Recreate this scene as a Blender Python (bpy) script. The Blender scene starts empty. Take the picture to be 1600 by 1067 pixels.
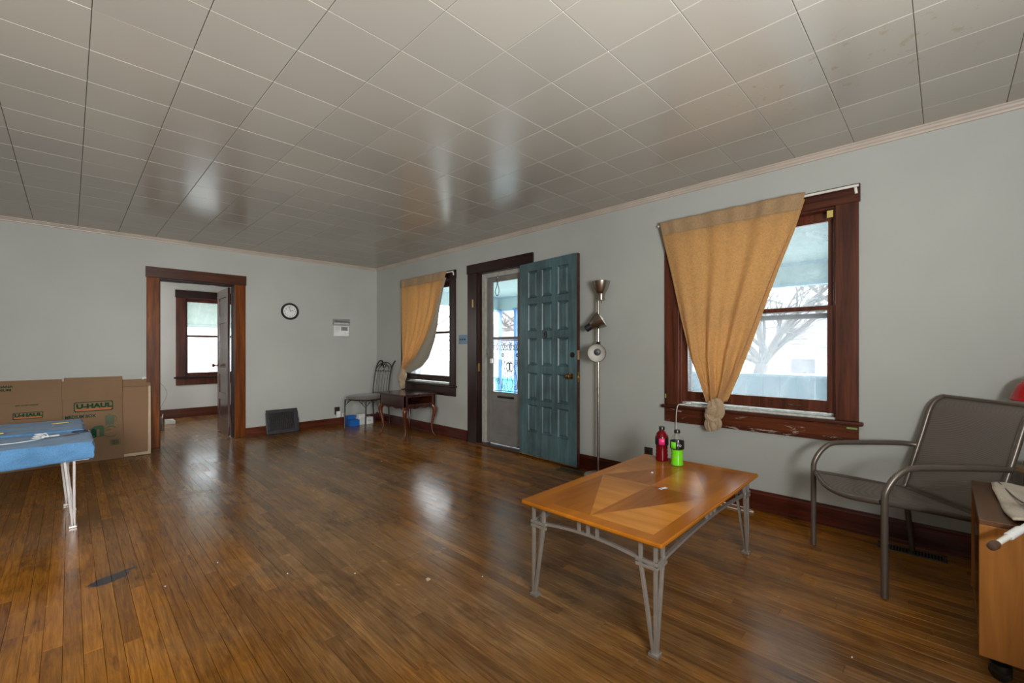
import bpy, math, random
from mathutils import Vector, Matrix, Euler, noise
random.seed(7)
SC = bpy.context.scene
COL = SC.collection
R = math.radians

# ------------------------------------------------------------------ camera
cam_d = bpy.data.cameras.new('camera'); cam = bpy.data.objects.new('camera', cam_d); COL.objects.link(cam)
cam.location = (0, 0, 1.18); cam.rotation_euler = (R(90), 0, R(-45.3))
cam_d.sensor_width = 36; cam_d.lens = 15.38; cam_d.shift_y = 0.0072; cam_d.clip_start = 0.02; cam_d.clip_end = 200
SC.camera = cam

# ------------------------------------------------------------------ world, lights, exposure
SC.view_settings.view_transform = 'Standard'; SC.view_settings.look = 'None'
SC.view_settings.gamma = 1; SC.view_settings.use_curve_mapping = False
SC.view_settings.exposure = 1.6
w = bpy.data.worlds.new('overcast_sky'); SC.world = w; w.use_nodes = True
nt = w.node_tree; bg = nt.nodes['Background']
bg.inputs[0].default_value = (0.93, 0.97, 1.0, 1); bg.inputs[1].default_value = 2.5

def area(name, loc, target, sx, sy, power, color=(1, 1, 1), spread=180):
    d = bpy.data.lights.new(name, 'AREA'); d.shape = 'RECTANGLE'; d.size = sx; d.size_y = sy; d.energy = power; d.color = color; d.spread = R(spread)
    o = bpy.data.objects.new(name, d); COL.objects.link(o); o.location = loc
    o.rotation_euler = (Vector(target) - Vector(loc)).to_track_quat('-Z', 'Y').to_euler()
    return o
area('fill_light_behind', (-1.5, -2.2, 1.5), (1.8, 3.5, 1.2), 2.0, 1.4, 8, (1.0, 1.0, 0.98))  # added soft fill from behind the camera; the wall there is closed
area('flash_bounce', (0.35, -0.75, 1.25), (0.7, 0.6, 2.5), 0.7, 0.7, 46, (0.97, 0.99, 1.0))
area('side_fill_light', (-1.72, 0.2, 1.5), (3.0, 2.0, 0.9), 1.6, 1.3, 2.5, (1.0, 1.0, 0.98))  # added weak fill from the left, where no window is built
area('back_wall_fill_light', (-1.1, 0.3, 1.55), (1.9, 6.7, 0.9), 1.2, 1.0, 11, (1.0, 1.0, 0.98), 80)  # added narrow fill hung in mid-air to brighten the back wall's middle
area('bedroom_fill_light', (-0.3, 8.3, 1.5), (2.0, 8.6, 1.1), 0.9, 1.2, 10, (1.0, 0.99, 0.96))  # added fill for the bedroom; its left wall has no window

# ------------------------------------------------------------------ materials
def new_mat(name):
    m = bpy.data.materials.new(name); m.use_nodes = True
    return m, m.node_tree, m.node_tree.nodes, m.node_tree.links, m.node_tree.nodes['Principled BSDF']
def srgb(r, g, b):
    f = lambda c: (c/255/12.92) if c/255 <= .04045 else ((c/255+.055)/1.055)**2.4
    return (f(r), f(g), f(b), 1)
def ramp(N, L, fac, stops):
    r = N.new('ShaderNodeValToRGB'); L.new(fac, r.inputs[0]); e = r.color_ramp.elements
    e[0].position, e[0].color = stops[0]; e[1].position, e[1].color = stops[-1]
    for p, c in stops[1:-1]:
        x = e.new(p); x.color = c
    return r
def noise_n(N, L, vec, scale, detail=3, rough=.55, dist=0):
    n = N.new('ShaderNodeTexNoise'); n.inputs['Scale'].default_value = scale; n.inputs['Detail'].default_value = detail
    n.inputs['Roughness'].default_value = rough; n.inputs['Distortion'].default_value = dist
    if vec: L.new(vec, n.inputs['Vector'])
    return n
def mapping(N, L, vec, scale, loc=(0, 0, 0), rot=(0, 0, 0)):
    mp = N.new('ShaderNodeMapping'); mp.inputs['Scale'].default_value = scale; mp.inputs['Location'].default_value = loc
    mp.inputs['Rotation'].default_value = rot; L.new(vec, mp.inputs['Vector']); return mp
def bump(N, L, h, strength, dist, bsdf):
    b = N.new('ShaderNodeBump'); b.inputs['Strength'].default_value = strength; b.inputs['Distance'].default_value = dist
    L.new(h, b.inputs['Height']); L.new(b.outputs[0], bsdf.inputs['Normal']); return b
def mixc(N, L, fac, a, b, mode='MIX'):
    m = N.new('ShaderNodeMix'); m.data_type = 'RGBA'; m.blend_type = mode
    if hasattr(fac, 'links'): L.new(fac, m.inputs[0])
    else: m.inputs[0].default_value = fac
    for s, v in ((m.inputs[6], a), (m.inputs[7], b)):
        if hasattr(v, 'links'): L.new(v, s)
        else: s.default_value = v
    return m.outputs[2]
def coords(N, kind='Object'):
    if kind == 'World':
        return N.new('ShaderNodeNewGeometry').outputs['Position']
    return N.new('ShaderNodeTexCoord').outputs[kind]
def plain(name, col, rough=.5, metal=0, var=.12, vs=8, bmp=0, bs=60, kind='Object', spec=None, coat=0):
    m, t, N, L, B = new_mat(name)
    v = coords(N, kind); n = noise_n(N, L, v, vs, 3)
    d = tuple(c*(1-var) for c in col[:3])+(1,); h = tuple(min(1, c*(1+var)) for c in col[:3])+(1,)
    r = ramp(N, L, n.outputs[0], [(.3, d), (.7, h)]); L.new(r.outputs[0], B.inputs['Base Color'])
    B.inputs['Roughness'].default_value = rough; B.inputs['Metallic'].default_value = metal
    if spec is not None: B.inputs['Specular IOR Level'].default_value = spec
    if coat: B.inputs['Coat Weight'].default_value = coat; B.inputs['Coat Roughness'].default_value = .12
    if bmp:
        n2 = noise_n(N, L, v, bs, 2); bump(N, L, n2.outputs[0], bmp, .002, B)
    return m
def wood(name, dark, light, axis='z', rough=.35, kind='Object', scratch=0, fine=1.0, coat=0.0, spec=.32):
    m, t, N, L, B = new_mat(name)
    v = coords(N, kind); k = 26*fine
    sc = {'x': (1.6, k, k), 'y': (k, 1.6, k), 'z': (k, k, 1.6)}[axis]
    mp = mapping(N, L, v, sc); n = noise_n(N, L, mp.outputs[0], 1.0, 5, .62, .6)
    sc2 = tuple(s*.16 if s > 2 else s*.6 for s in sc); mp2 = mapping(N, L, v, sc2); n2 = noise_n(N, L, mp2.outputs[0], 1.0, 2, .5, .3)
    r1 = ramp(N, L, n.outputs[0], [(.3, dark), (.7, light)])
    r2 = ramp(N, L, n2.outputs[0], [(.35, (.68, .64, .62, 1)), (.7, (1.12, 1.1, 1.05, 1))])
    c = mixc(N, L, 1.0, r1.outputs[0], r2.outputs[0], 'MULTIPLY')
    if scratch:
        sc3 = {'x': (1.2, 7, 7), 'y': (7, 1.2, 7), 'z': (6, 6, 1.0)}[axis]
        m3 = mapping(N, L, v, sc3); n3 = noise_n(N, L, m3.outputs[0], 2.4, 6, .75, 1.5)
        r3 = ramp(N, L, n3.outputs[0], [(.5, (0, 0, 0, 1)), (.5+.0001, (0, 0, 0, 1)), (.70-.05*scratch, (0, 0, 0, 1)), (.73-.05*scratch, (1, 1, 1, 1))])
        c = mixc(N, L, r3.outputs[0], c, (.42, .34, .30, 1))
    L.new(c, B.inputs['Base Color']); B.inputs['Specular IOR Level'].default_value = spec
    B.inputs['Roughness'].default_value = rough
    if coat: B.inputs['Coat Weight'].default_value = coat; B.inputs['Coat Roughness'].default_value = .15
    bump(N, L, n.outputs[0], .12, .002, B)
    return m

def floor_material():
    m, t, N, L, B = new_mat('oak_floorboards')
    pos = coords(N, 'World'); oi = N.new('ShaderNodeObjectInfo')
    at = N.new('ShaderNodeAttribute'); at.attribute_name = 'tone'
    add = N.new('ShaderNodeMath'); add.operation = 'ADD'; L.new(oi.outputs['Random'], add.inputs[0]); L.new(at.outputs['Fac'], add.inputs[1])
    fr = N.new('ShaderNodeMath'); fr.operation = 'FRACT'; L.new(add.outputs[0], fr.inputs[0]); tone = fr.outputs[0]
    # grain, shifted from board to board
    comb = N.new('ShaderNodeCombineXYZ'); mul = N.new('ShaderNodeMath'); mul.operation = 'MULTIPLY'; L.new(tone, mul.inputs[0]); mul.inputs[1].default_value = 31
    L.new(mul.outputs[0], comb.inputs[1]); L.new(mul.outputs[0], comb.inputs[2])
    va = N.new('ShaderNodeVectorMath'); va.operation = 'ADD'; L.new(pos, va.inputs[0]); L.new(comb.outputs[0], va.inputs[1])
    mg = mapping(N, L, va.outputs[0], (42, 2.6, 1)); g = noise_n(N, L, mg.outputs[0], 1.0, 6, .68, 1.7)
    mf = mapping(N, L, va.outputs[0], (260, 6, 1)); gf = noise_n(N, L, mf.outputs[0], 1.0, 3, .6, .3)
    worn_n = noise_n(N, L, pos, 1.3, 6, .65, .3)
    # wear: boards under the main walkway have lost their amber varnish
    base_amber = ramp(N, L, g.outputs[0], [(.28, (.165, .056, .004, 1)), (.52, (.340, .130, .010, 1)), (.75, (.46, .195, .020, 1))])
    base_worn = ramp(N, L, g.outputs[0], [(.28, (.110, .062, .028, 1)), (.52, (.215, .122, .052, 1)), (.75, (.33, .195, .090, 1))])
    sep = N.new('ShaderNodeSeparateXYZ'); L.new(pos, sep.inputs[0])
    def bell(out, c, wd, lo=0.0):
        a = N.new('ShaderNodeMath'); a.operation = 'SUBTRACT'; L.new(out, a.inputs[0]); a.inputs[1].default_value = c
        b = N.new('ShaderNodeMath'); b.operation = 'ABSOLUTE'; L.new(a.outputs[0], b.inputs[0])
        mr = N.new('ShaderNodeMapRange'); mr.interpolation_type = 'SMOOTHSTEP'; L.new(b.outputs[0], mr.inputs[0])
        mr.inputs[1].default_value = wd*.3; mr.inputs[2].default_value = wd; mr.inputs[3].default_value = 1; mr.inputs[4].default_value = lo
        return mr.outputs[0]
    path = bell(sep.outputs[0], 1.45, 1.5)
    s1 = N.new('ShaderNodeMath'); s1.operation = 'MULTIPLY_ADD'; L.new(worn_n.outputs[0], s1.inputs[0]); s1.inputs[1].default_value = 3.0; s1.inputs[2].default_value = -1.6
    s2 = N.new('ShaderNodeMath'); s2.operation = 'ADD'; s2.use_clamp = True; L.new(s1.outputs[0], s2.inputs[0]); L.new(path, s2.inputs[1])
    fac = N.new('ShaderNodeMath'); fac.operation = 'MULTIPLY'; L.new(s2.outputs[0], fac.inputs[0]); fac.inputs[1].default_value = .85
    c = mixc(N, L, fac.outputs[0], base_amber.outputs[0], base_worn.outputs[0])
    tr = ramp(N, L, tone, [(0, (.70, .67, .64, 1)), (.35, (.92, .91, .90, 1)), (.7, (1.04, 1.03, 1.0, 1)), (1, (1.30, 1.26, 1.16, 1))])
    c = mixc(N, L, 1.0, c, tr.outputs[0], 'MULTIPLY')
    rf = ramp(N, L, gf.outputs[0], [(.35, (.72, .70, .68, 1)), (.6, (1, 1, 1, 1))]); c = mixc(N, L, .8, c, rf.outputs[0], 'MULTIPLY')
    # ground-in grime and dark water stains
    st = noise_n(N, L, mapping(N, L, pos, (1.5, .8, 1)).outputs[0], 2.4, 7, .7, .25); rs = ramp(N, L, st.outputs[0], [(.52, (1, 1, 1, 1)), (.72, (.34, .31, .31, 1))]); c = mixc(N, L, .85, c, rs.outputs[0], 'MULTIPLY')
    st2 = noise_n(N, L, pos, 1.3, 4, .6, .5); rs2 = ramp(N, L, st2.outputs[0], [(.35, (.62, .60, .60, 1)), (.6, (1.05, 1.05, 1.05, 1))]); c = mixc(N, L, .8, c, rs2.outputs[0], 'MULTIPLY')
    # the one black scorch mark near the blue tables
    def spot(cx, cy, ax, ay, ang, colr, c):
        mp = mapping(N, L, pos, (1/ax, 1/ay, 0)); mp.vector_type = 'POINT'
        sub = N.new('ShaderNodeVectorMath'); sub.operation = 'SUBTRACT'; L.new(pos, sub.inputs[0]); sub.inputs[1].default_value = (cx, cy, 0)
        rot = N.new('ShaderNodeVectorRotate'); rot.rotation_type = 'Z_AXIS'; rot.inputs['Angle'].default_value = ang; L.new(sub.outputs[0], rot.inputs[0])
        L.new(rot.outputs[0], mp.inputs[0])
        ln = N.new('ShaderNodeVectorMath'); ln.operation = 'LENGTH'; L.new(mp.outputs[0], ln.inputs[0])
        nn = noise_n(N, L, pos, 45, 3); ad = N.new('ShaderNodeMath'); ad.operation = 'MULTIPLY_ADD'; L.new(nn.outputs[0], ad.inputs[0]); ad.inputs[1].default_value = .7; L.new(ln.outputs[1], ad.inputs[2])
        rr = ramp(N, L, ad.outputs[0], [(1.25, (0, 0, 0, 1)), (1.45, (0, 0, 0, 1))])
        rr.color_ramp.elements[0].position = .86; rr.color_ramp.elements[0].color = (1, 1, 1, 1); rr.color_ramp.elements[1].position = 1.0; rr.color_ramp.elements[1].color = (0, 0, 0, 1)
        mm = N.new('ShaderNodeMath'); mm.operation = 'MULTIPLY'; L.new(ad.outputs[0], mm.inputs[0]); mm.inputs[1].default_value = .68; L.new(mm.outputs[0], rr.inputs[0])
        return mixc(N, L, rr.outputs[0], c, colr)
    c = spot(.142, 3.045, .082, .046, R(-22), (.028, .024, .026, 1), c)
    c = spot(.222, 3.105, .034, .016, R(-22), (.035, .03, .032, 1), c)
    L.new(c, B.inputs['Base Color'])
    rr = ramp(N, L, st2.outputs[0], [(.3, (.17, .17, .17, 1)), (.7, (.31, .31, .31, 1))]); L.new(rr.outputs[0], B.inputs['Roughness'])
    B.inputs['Specular IOR Level'].default_value = .46
    # uneven finish: ripples along the boards, tiny cupping
    mb = mapping(N, L, va.outputs[0], (34, 5, 1)); nb = noise_n(N, L, mb.outputs[0], 1, 4, .6, .8)
    bump(N, L, nb.outputs[0], .20, .003, B)
    return m

def ceiling_material():
    m, t, N, L, B = new_mat('glossy_ceiling_tile_paint')
    pos = coords(N, 'World'); oi = N.new('ShaderNodeObjectInfo')
    n = noise_n(N, L, pos, .6, 3); r = ramp(N, L, n.outputs[0], [(.3, (.388, .362, .312, 1)), (.7, (.445, .418, .364, 1))])
    tr = ramp(N, L, oi.outputs['Random'], [(0, (.95, .95, .955, 1)), (1, (1.03, 1.03, 1.02, 1))])
    c = mixc(N, L, 1.0, r.outputs[0], tr.outputs[0], 'MULTIPLY')
    n2 = noise_n(N, L, pos, 14, 5, .7); sep = N.new('ShaderNodeSeparateXYZ'); L.new(pos, sep.inputs[0])
    # small yellow water marks in the band near the window wall
    def near(o, cval, wd):
        a = N.new('ShaderNodeMath'); a.operation = 'SUBTRACT'; L.new(o, a.inputs[0]); a.inputs[1].default_value = cval
        b = N.new('ShaderNodeMath'); b.operation = 'ABSOLUTE'; L.new(a.outputs[0], b.inputs[0])
        mr = N.new('ShaderNodeMapRange'); L.new(b.outputs[0], mr.inputs[0]); mr.inputs[1].default_value = wd*.4; mr.inputs[2].default_value = wd; mr.inputs[3].default_value = 1; mr.inputs[4].default_value = 0
        return mr.outputs[0]
    mm = N.new('ShaderNodeMath'); mm.operation = 'MULTIPLY'; L.new(near(sep.outputs[0], 2.55, .35), mm.inputs[0]); L.new(near(sep.outputs[1], .35, .75), mm.inputs[1])
    rr = ramp(N, L, n2.outputs[0], [(.60, (0, 0, 0, 1)), (.64, (1, 1, 1, 1))])
    m3 = N.new('ShaderNodeMath'); m3.operation = 'MULTIPLY'; L.new(mm.outputs[0], m3.inputs[0]); L.new(rr.outputs[0], m3.inputs[1])
    m4 = N.new('ShaderNodeMath'); m4.operation = 'MULTIPLY'; L.new(m3.outputs[0], m4.inputs[0]); m4.inputs[1].default_value = .45
    c = mixc(N, L, m4.outputs[0], c, (.30, .23, .12, 1))
    L.new(c, B.inputs['Base Color']); B.inputs['Roughness'].default_value = .22; B.inputs['Specular IOR Level'].default_value = .55
    nb = noise_n(N, L, pos, 160, 3); bump(N, L, nb.outputs[0], .10, .001, B)
    return m

def glass_material(name, haze, hazecol=(.9, .95, 1, 1)):
    m, t, N, L, B = new_mat(name); N.remove(B); out = N['Material Output']
    tr = N.new('ShaderNodeBsdfTransparent'); gl = N.new('ShaderNodeBsdfGlossy'); gl.inputs['Roughness'].default_value = .02
    df = N.new('ShaderNodeBsdfTranslucent'); df.inputs[0].default_value = hazecol
    lw = N.new('ShaderNodeLayerWeight'); lw.inputs[0].default_value = .5; pw = N.new('ShaderNodeMath'); pw.operation = 'POWER'; L.new(lw.outputs['Facing'], pw.inputs[0]); pw.inputs[1].default_value = 5
    fr = N.new('ShaderNodeMath'); fr.operation = 'MULTIPLY_ADD'; L.new(pw.outputs[0], fr.inputs[0]); fr.inputs[1].default_value = .6; fr.inputs[2].default_value = .03
    pos = coords(N, 'World'); mp = mapping(N, L, pos, (1, 1, 1), rot=(.4, 0, 0)); n = noise_n(N, L, mp.outputs[0], 4, 6, .7, 1.2)
    r = ramp(N, L, n.outputs[0], [(.3, (haze*.6,)*3+(1,)), (.7, (min(1, haze*1.4),)*3+(1,))])
    a = N.new('ShaderNodeMixShader'); L.new(r.outputs[0], a.inputs[0]); L.new(tr.outputs[0], a.inputs[1]); L.new(df.outputs[0], a.inputs[2])
    b = N.new('ShaderNodeMixShader'); L.new(fr.outputs[0], b.inputs[0]); L.new(a.outputs[0], b.inputs[1]); L.new(gl.outputs[0], b.inputs[2])
    L.new(b.outputs[0], out.inputs[0]); return m
def fabric(name, col, transl=.45, pat=True, rough=.9, col2=None):
    m, t, N, L, B = new_mat(name); out = N['Material Output']
    v = coords(N, 'Object'); n = noise_n(N, L, v, 38, 4, .6, 2.5)
    d = tuple(c*.86 for c in col[:3])+(1,)
    r = ramp(N, L, n.outputs[0], [(.46, d), (.54, col)] if pat else [(.3, d), (.7, col)])
    mw = mapping(N, L, v, (300, 300, 40)); nw = noise_n(N, L, mw.outputs[0], 1, 2)
    L.new(r.outputs[0], B.inputs['Base Color']); B.inputs['Roughness'].default_value = rough
    B.inputs['Sheen Weight'].default_value = .25
    bump(N, L, n.outputs[0] if pat else nw.outputs[0], .25, .0015, B)
    if transl:
        tl = N.new('ShaderNodeBsdfTranslucent'); L.new(r.outputs[0] if not col2 else mixc(N, L, 0, col2, col2), tl.inputs[0])
        mx = N.new('ShaderNodeMixShader'); mx.inputs[0].default_value = transl
        L.new(B.outputs[0], mx.inputs[1]); L.new(tl.outputs[0], mx.inputs[2]); L.new(mx.outputs[0], out.inputs[0])
    return m

M = {}
M['wall'] = plain('pale_grey_wall_paint', (.405, .414, .376, 1), .62, var=.045, vs=1.4, bmp=.12, bs=140, kind='World')
M['wall_room2'] = plain('bedroom_wall_paint', (.56, .56, .53, 1), .62, var=.05, vs=1.4, bmp=.12, bs=140, kind='World')
M['floor'] = floor_material(); M['subfloor'] = plain('dark_floor_gap', (.02, .013, .008, 1), .9)
M['ceil'] = ceiling_material(); M['ceil_gap'] = plain('ceiling_joint_dark', (.16, .11, .075, 1), .9)
M['crown'] = plain('beige_crown_paint', (.47, .40, .335, 1), .45, var=.1, vs=5, kind='World')
M['trim_red'] = wood('mahogany_trim', (.042, .012, .006, 1), (.155, .042, .020, 1), 'z', .3, 'World', coat=.08)
M['trim_red_scr'] = wood('scratched_mahogany_trim', (.045, .011, .004, 1), (.17, .042, .014, 1), 'y', .3, 'World', scratch=2.3, coat=.08)
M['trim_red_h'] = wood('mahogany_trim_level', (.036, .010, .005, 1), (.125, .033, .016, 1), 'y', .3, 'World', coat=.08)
M['trim_dark'] = wood('dark_trim', (.012, .005, .004, 1), (.038, .013, .009, 1), 'z', .35, 'World', coat=.05)
M['trim_dark_h'] = wood('dark_trim_level', (.012, .005, .004, 1), (.038, .013, .009, 1), 'y', .35, 'World', coat=.05)
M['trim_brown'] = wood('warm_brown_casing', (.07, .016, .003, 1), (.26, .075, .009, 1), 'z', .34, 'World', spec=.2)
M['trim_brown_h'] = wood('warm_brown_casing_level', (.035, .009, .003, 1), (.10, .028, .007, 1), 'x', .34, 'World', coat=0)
M['base_r'] = wood('baseboard_red', (.030, .006, .003, 1), (.12, .020, .009, 1), 'y', .3, 'World', coat=.08)
M['base_b'] = wood('baseboard_brown', (.05, .011, .005, 1), (.14, .034, .012, 1), 'x', .3, 'World', coat=.08)
M['paint_white'] = plain('chipped_white_paint', (.55, .57, .52, 1), .5, var=.25, vs=40)
M['glass'] = glass_material('dusty_window_glass', .22); M['glass_clean'] = glass_material('storm_door_glass', .03); M['glass_mid'] = glass_material('bright_window_glass', .16)
M['curtain'] = fabric('tan_jacquard_curtain', (.78, .485, .20, 1), .52)
M['curtain_hem'] = fabric('tan_curtain_double_layer', (.43, .275, .14, 1), .16)
M['curtain_grey'] = fabric('curtain_reverse', (.38, .34, .26, 1), .25)
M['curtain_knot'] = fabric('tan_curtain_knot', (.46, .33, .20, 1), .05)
M['white_metal'] = plain('white_enamel', (.72, .70, .64, 1), .35)

def teal_door():
    m, t, N, L, B = new_mat('antiqued_teal_paint'); v = coords(N, 'Object')
    a = mapping(N, L, v, (22, 22, 1.3)); n = noise_n(N, L, a.outputs[0], 1.4, 5, .65, .4)
    b = noise_n(N, L, v, 2.6, 4, .6, .6)
    r = ramp(N, L, n.outputs[0], [(.3, (.050, .088, .094, 1)), (.55, (.078, .142, .155, 1)), (.8, (.12, .21, .225, 1))])
    r2 = ramp(N, L, b.outputs[0], [(.35, (.72, .68, .66, 1)), (.65, (1.15, 1.18, 1.18, 1))])
    L.new(mixc(N, L, 1, r.outputs[0], r2.outputs[0], 'MULTIPLY'), B.inputs['Base Color']); B.inputs['Roughness'].default_value = .42
    bump(N, L, n.outputs[0], .15, .001, B); return m
M['teal'] = teal_door()
M['teal_edge'] = plain('teal_panel_bevel', (.10, .21, .23, 1), .4, var=.3, vs=20)
M['door_edge'] = plain('worn_brown_door_edge', (.050, .014, .008, 1), .5, var=.5, vs=30)
M['brass'] = plain('aged_brass', (.36, .23, .08, 1), .28, 1, .2, 20)
M['black_metal'] = plain('black_iron', (.018, .014, .012, 1), .42, .3, .3, 30)
M['bronze_iron'] = plain('dark_brown_iron', (.022, .015, .012, 1), .42, .3, .25, 30)
M['black'] = plain('black_plastic', (.012, .012, .012, 1), .3)
M['storm'] = plain('grey_storm_door_paint', (.175, .165, .15, 1), .5, var=.14, vs=6)
M['storm_jamb'] = plain('peeling_offwhite_jamb', (.36, .35, .31, 1), .6, var=.14, vs=14)
M['nickel'] = plain('brushed_nickel', (.40, .36, .31, 1), .27, 1, .08, 60)
M['lampwhite'] = plain('white_lamp_lining', (.74, .72, .66, 1), .4)
M['silver'] = plain('silver_painted_steel', (.42, .39, .35, 1), .32, .65, .10, 25)
M['silver_foot'] = plain('bright_steel_foot', (.50, .48, .45, 1), .3, .8, .15, 25)
M['silver_dull'] = plain('dull_silver_leg', (.42, .39, .37, 1), .35, .5, .10, 25)
M['taupe'] = plain('taupe_powdercoat', (.145, .118, .096, 1), .30, .45, .08, 20)
def sling():
    m, t, N, L, B = new_mat('taupe_sling_mesh'); v = coords(N, 'Object')
    w1 = N.new('ShaderNodeTexWave'); w1.inputs['Scale'].default_value = 95; L.new(mapping(N, L, v, (1, 1, 1), rot=(0, 0, .75)).outputs[0], w1.inputs[0]); w1.bands_direction = 'X'
    w2 = N.new('ShaderNodeTexWave'); w2.inputs['Scale'].default_value = 95; w2.bands_direction = 'Z'; L.new(v, w2.inputs[0])
    mu = N.new('ShaderNodeMath'); mu.operation = 'MULTIPLY'; L.new(w1.outputs[1], mu.inputs[0]); L.new(w2.outputs[1], mu.inputs[1])
    r = ramp(N, L, mu.outputs[0], [(0, (.125, .104, .086, 1)), (.7, (.205, .172, .145, 1))]); L.new(r.outputs[0], B.inputs['Base Color'])
    B.inputs['Roughness'].default_value = .6; bump(N, L, mu.outputs[0], .3, .001, B); return m
M['sling'] = sling()
M['table_dark'] = wood('table_veneer_amber', (.33, .105, .008, 1), (.45, .155, .014, 1), 'x', .22, 'Object', fine=.7, spec=.24)
M['table_light'] = wood('table_veneer_honey', (.46, .175, .022, 1), (.60, .245, .038, 1), 'y', .22, 'Object', fine=.7, spec=.24)
M['table_border'] = wood('table_border_amber', (.41, .135, .008, 1), (.52, .180, .014, 1), 'x', .22, 'Object', fine=.5, spec=.24)
M['cabinet'] = wood('orange_teak_cabinet', (.24, .088, .018, 1), (.40, .160, .036, 1), 'z', .35, 'Object')
M['cabinet_top'] = wood('brown_teak_top', (.10, .045, .020, 1), (.165, .080, .036, 1), 'x', .3, 'Object')
M['cherry'] = wood('cherry_side_table', (.020, .005, .003, 1), (.070, .018, .009, 1), 'z', .25, 'Object', coat=.4)
M['cherry_leg'] = wood('cherry_leg', (.045, .010, .004, 1), (.17, .045, .015, 1), 'z', .25, 'Object', coat=.4)
M['seat_grey'] = fabric('olive_grey_upholstery', (.15, .14, .115, 1), 0, False)
M['card'] = plain('brown_cardboard', (.235, .145, .083, 1), .85, var=.06, vs=3, spec=.15)
M['card2'] = plain('plain_inside_cardboard', (.26, .15, .080, 1), .85, var=.05, vs=3)
M['card_edge'] = plain('cardboard_cut_edge', (.55, .42, .28, 1), .8)
M['green'] = plain('dark_green_ink', (.010, .060, .030, 1), .8, spec=.1); M['green_pale'] = plain('pale_green_ink', (.10, .115, .065, 1), .75)
M['green_mid'] = plain('mid_green_ink', (.045, .095, .045, 1), .75)
M['orange'] = plain('orange_ink', (.50, .135, .03, 1), .7)
def towel(name, col):
    m, t, N, L, B = new_mat(name); v = coords(N, 'World'); n = noise_n(N, L, v, 260, 3, .7); n1 = noise_n(N, L, v, 5, 5, .65, .5)
    r = ramp(N, L, n1.outputs[0], [(.35, tuple(c*.72 for c in col[:3])+(1,)), (.62, col)])
    r2 = ramp(N, L, n.outputs[0], [(.3, (.7, .7, .7, 1)), (.7, (1.15, 1.15, 1.15, 1))])
    L.new(mixc(N, L, 1, r.outputs[0], r2.outputs[0], 'MULTIPLY'), B.inputs['Base Color']); B.inputs['Roughness'].default_value = .95; B.inputs['Sheen Weight'].default_value = .14; B.inputs['Specular IOR Level'].default_value = .03
    bump(N, L, n.outputs[0], .3, .002, B); return m
M['towel'] = towel('blue_terry_towel', (.105, .25, .45, 1)); M['towel_beige'] = towel('beige_canvas_cloth', (.56, .48, .38, 1))
M['piping'] = plain('grey_piping', (.13, .12, .11, 1), .8)
M['white'] = plain('white_plastic', (.72, .72, .70, 1), .4); M['paper'] = plain('white_paper', (.75, .75, .75, 1), .8, var=.03)
M['yellow'] = plain('dull_yellow', (.58, .44, .12, 1), .7)
M['red_plastic'] = plain('glossy_red', (.45, .006, .010, 1), .22, var=.1); M['red_tag'] = plain('red_tape', (.75, .05, .04, 1), .5)
M['blue_plate'] = plain('slate_blue_plate', (.10, .19, .29, 1), .4); M['blue_box'] = plain('bright_blue_card', (.008, .12, .42, 1), .45)
M['lcd'] = plain('grey_green_display', (.20, .24, .20, 1), .3)
M['clock_face'] = plain('white_clock_face', (.70, .70, .67, 1), .5, var=.03)
M['cast_iron'] = plain('sooty_cast_iron', (.042, .040, .042, 1), .45, .5, .3, 25, bmp=.3, bs=90)
M['vent'] = plain('brown_metal_vent', (.12, .085, .055, 1), .45, .3, .2, 25); M['dark'] = plain('dark_recess', (.006, .005, .005, 1), .9)
M['brown_plastic'] = plain('brown_outlet_plastic', (.030, .016, .011, 1), .45)
M['rubber_brown'] = plain('brown_rubber', (.085, .045, .030, 1), .45)
M['lightwood'] = wood('light_oak_arm', (.24, .145, .065, 1), (.35, .23, .115, 1), 'x', .4, 'Object')
# exterior
M['porch_teal'] = plain('pale_teal_porch_paint', (.40, .56, .58, 1), .7, var=.06, vs=2, kind='World')
M['porch_band'] = plain('sky_blue_porch_trim', (.32, .52, .66, 1), .7, var=.05, kind='World')
M['porch_floor'] = plain('painted_porch_floor', (.42, .45, .46, 1), .7, kind='World')
M['blue_iron'] = plain('sky_blue_iron', (.08, .26, .60, 1), .5)
M['blue_wall'] = plain('faded_blue_boards', (.17, .34, .44, 1), .8, var=.2, vs=3, kind='World')
M['turq'] = plain('turquoise_bin', (.10, .50, .55, 1), .6)
M['siding'] = plain('white_siding', (.72, .74, .76, 1), .7, var=.04, kind='World'); M['roof_grey'] = plain('grey_shingle', (.16, .16, .18, 1), .9, var=.2, vs=3, kind='World')
M['awning'] = plain('pale_green_awning', (.30, .40, .37, 1), .6, kind='World'); M['awning_trim'] = plain('awning_trim_green', (.33, .44, .42, 1), .6, kind='World')  # awning ribs and valance in a slightly lighter green than the slats
M['bark'] = plain('pale_grey_bark', (.14, .13, .125, 1), .9, var=.25, vs=12, kind='World')
M['ground'] = plain('winter_ground', (.38, .40, .34, 1), .95, var=.2, vs=2, kind='World'); M['grass'] = plain('thin_lawn', (.18, .30, .10, 1), .95, var=.3, vs=4, kind='World')
M['street'] = plain('pale_concrete', (.55, .55, .55, 1), .9, kind='World')

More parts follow.
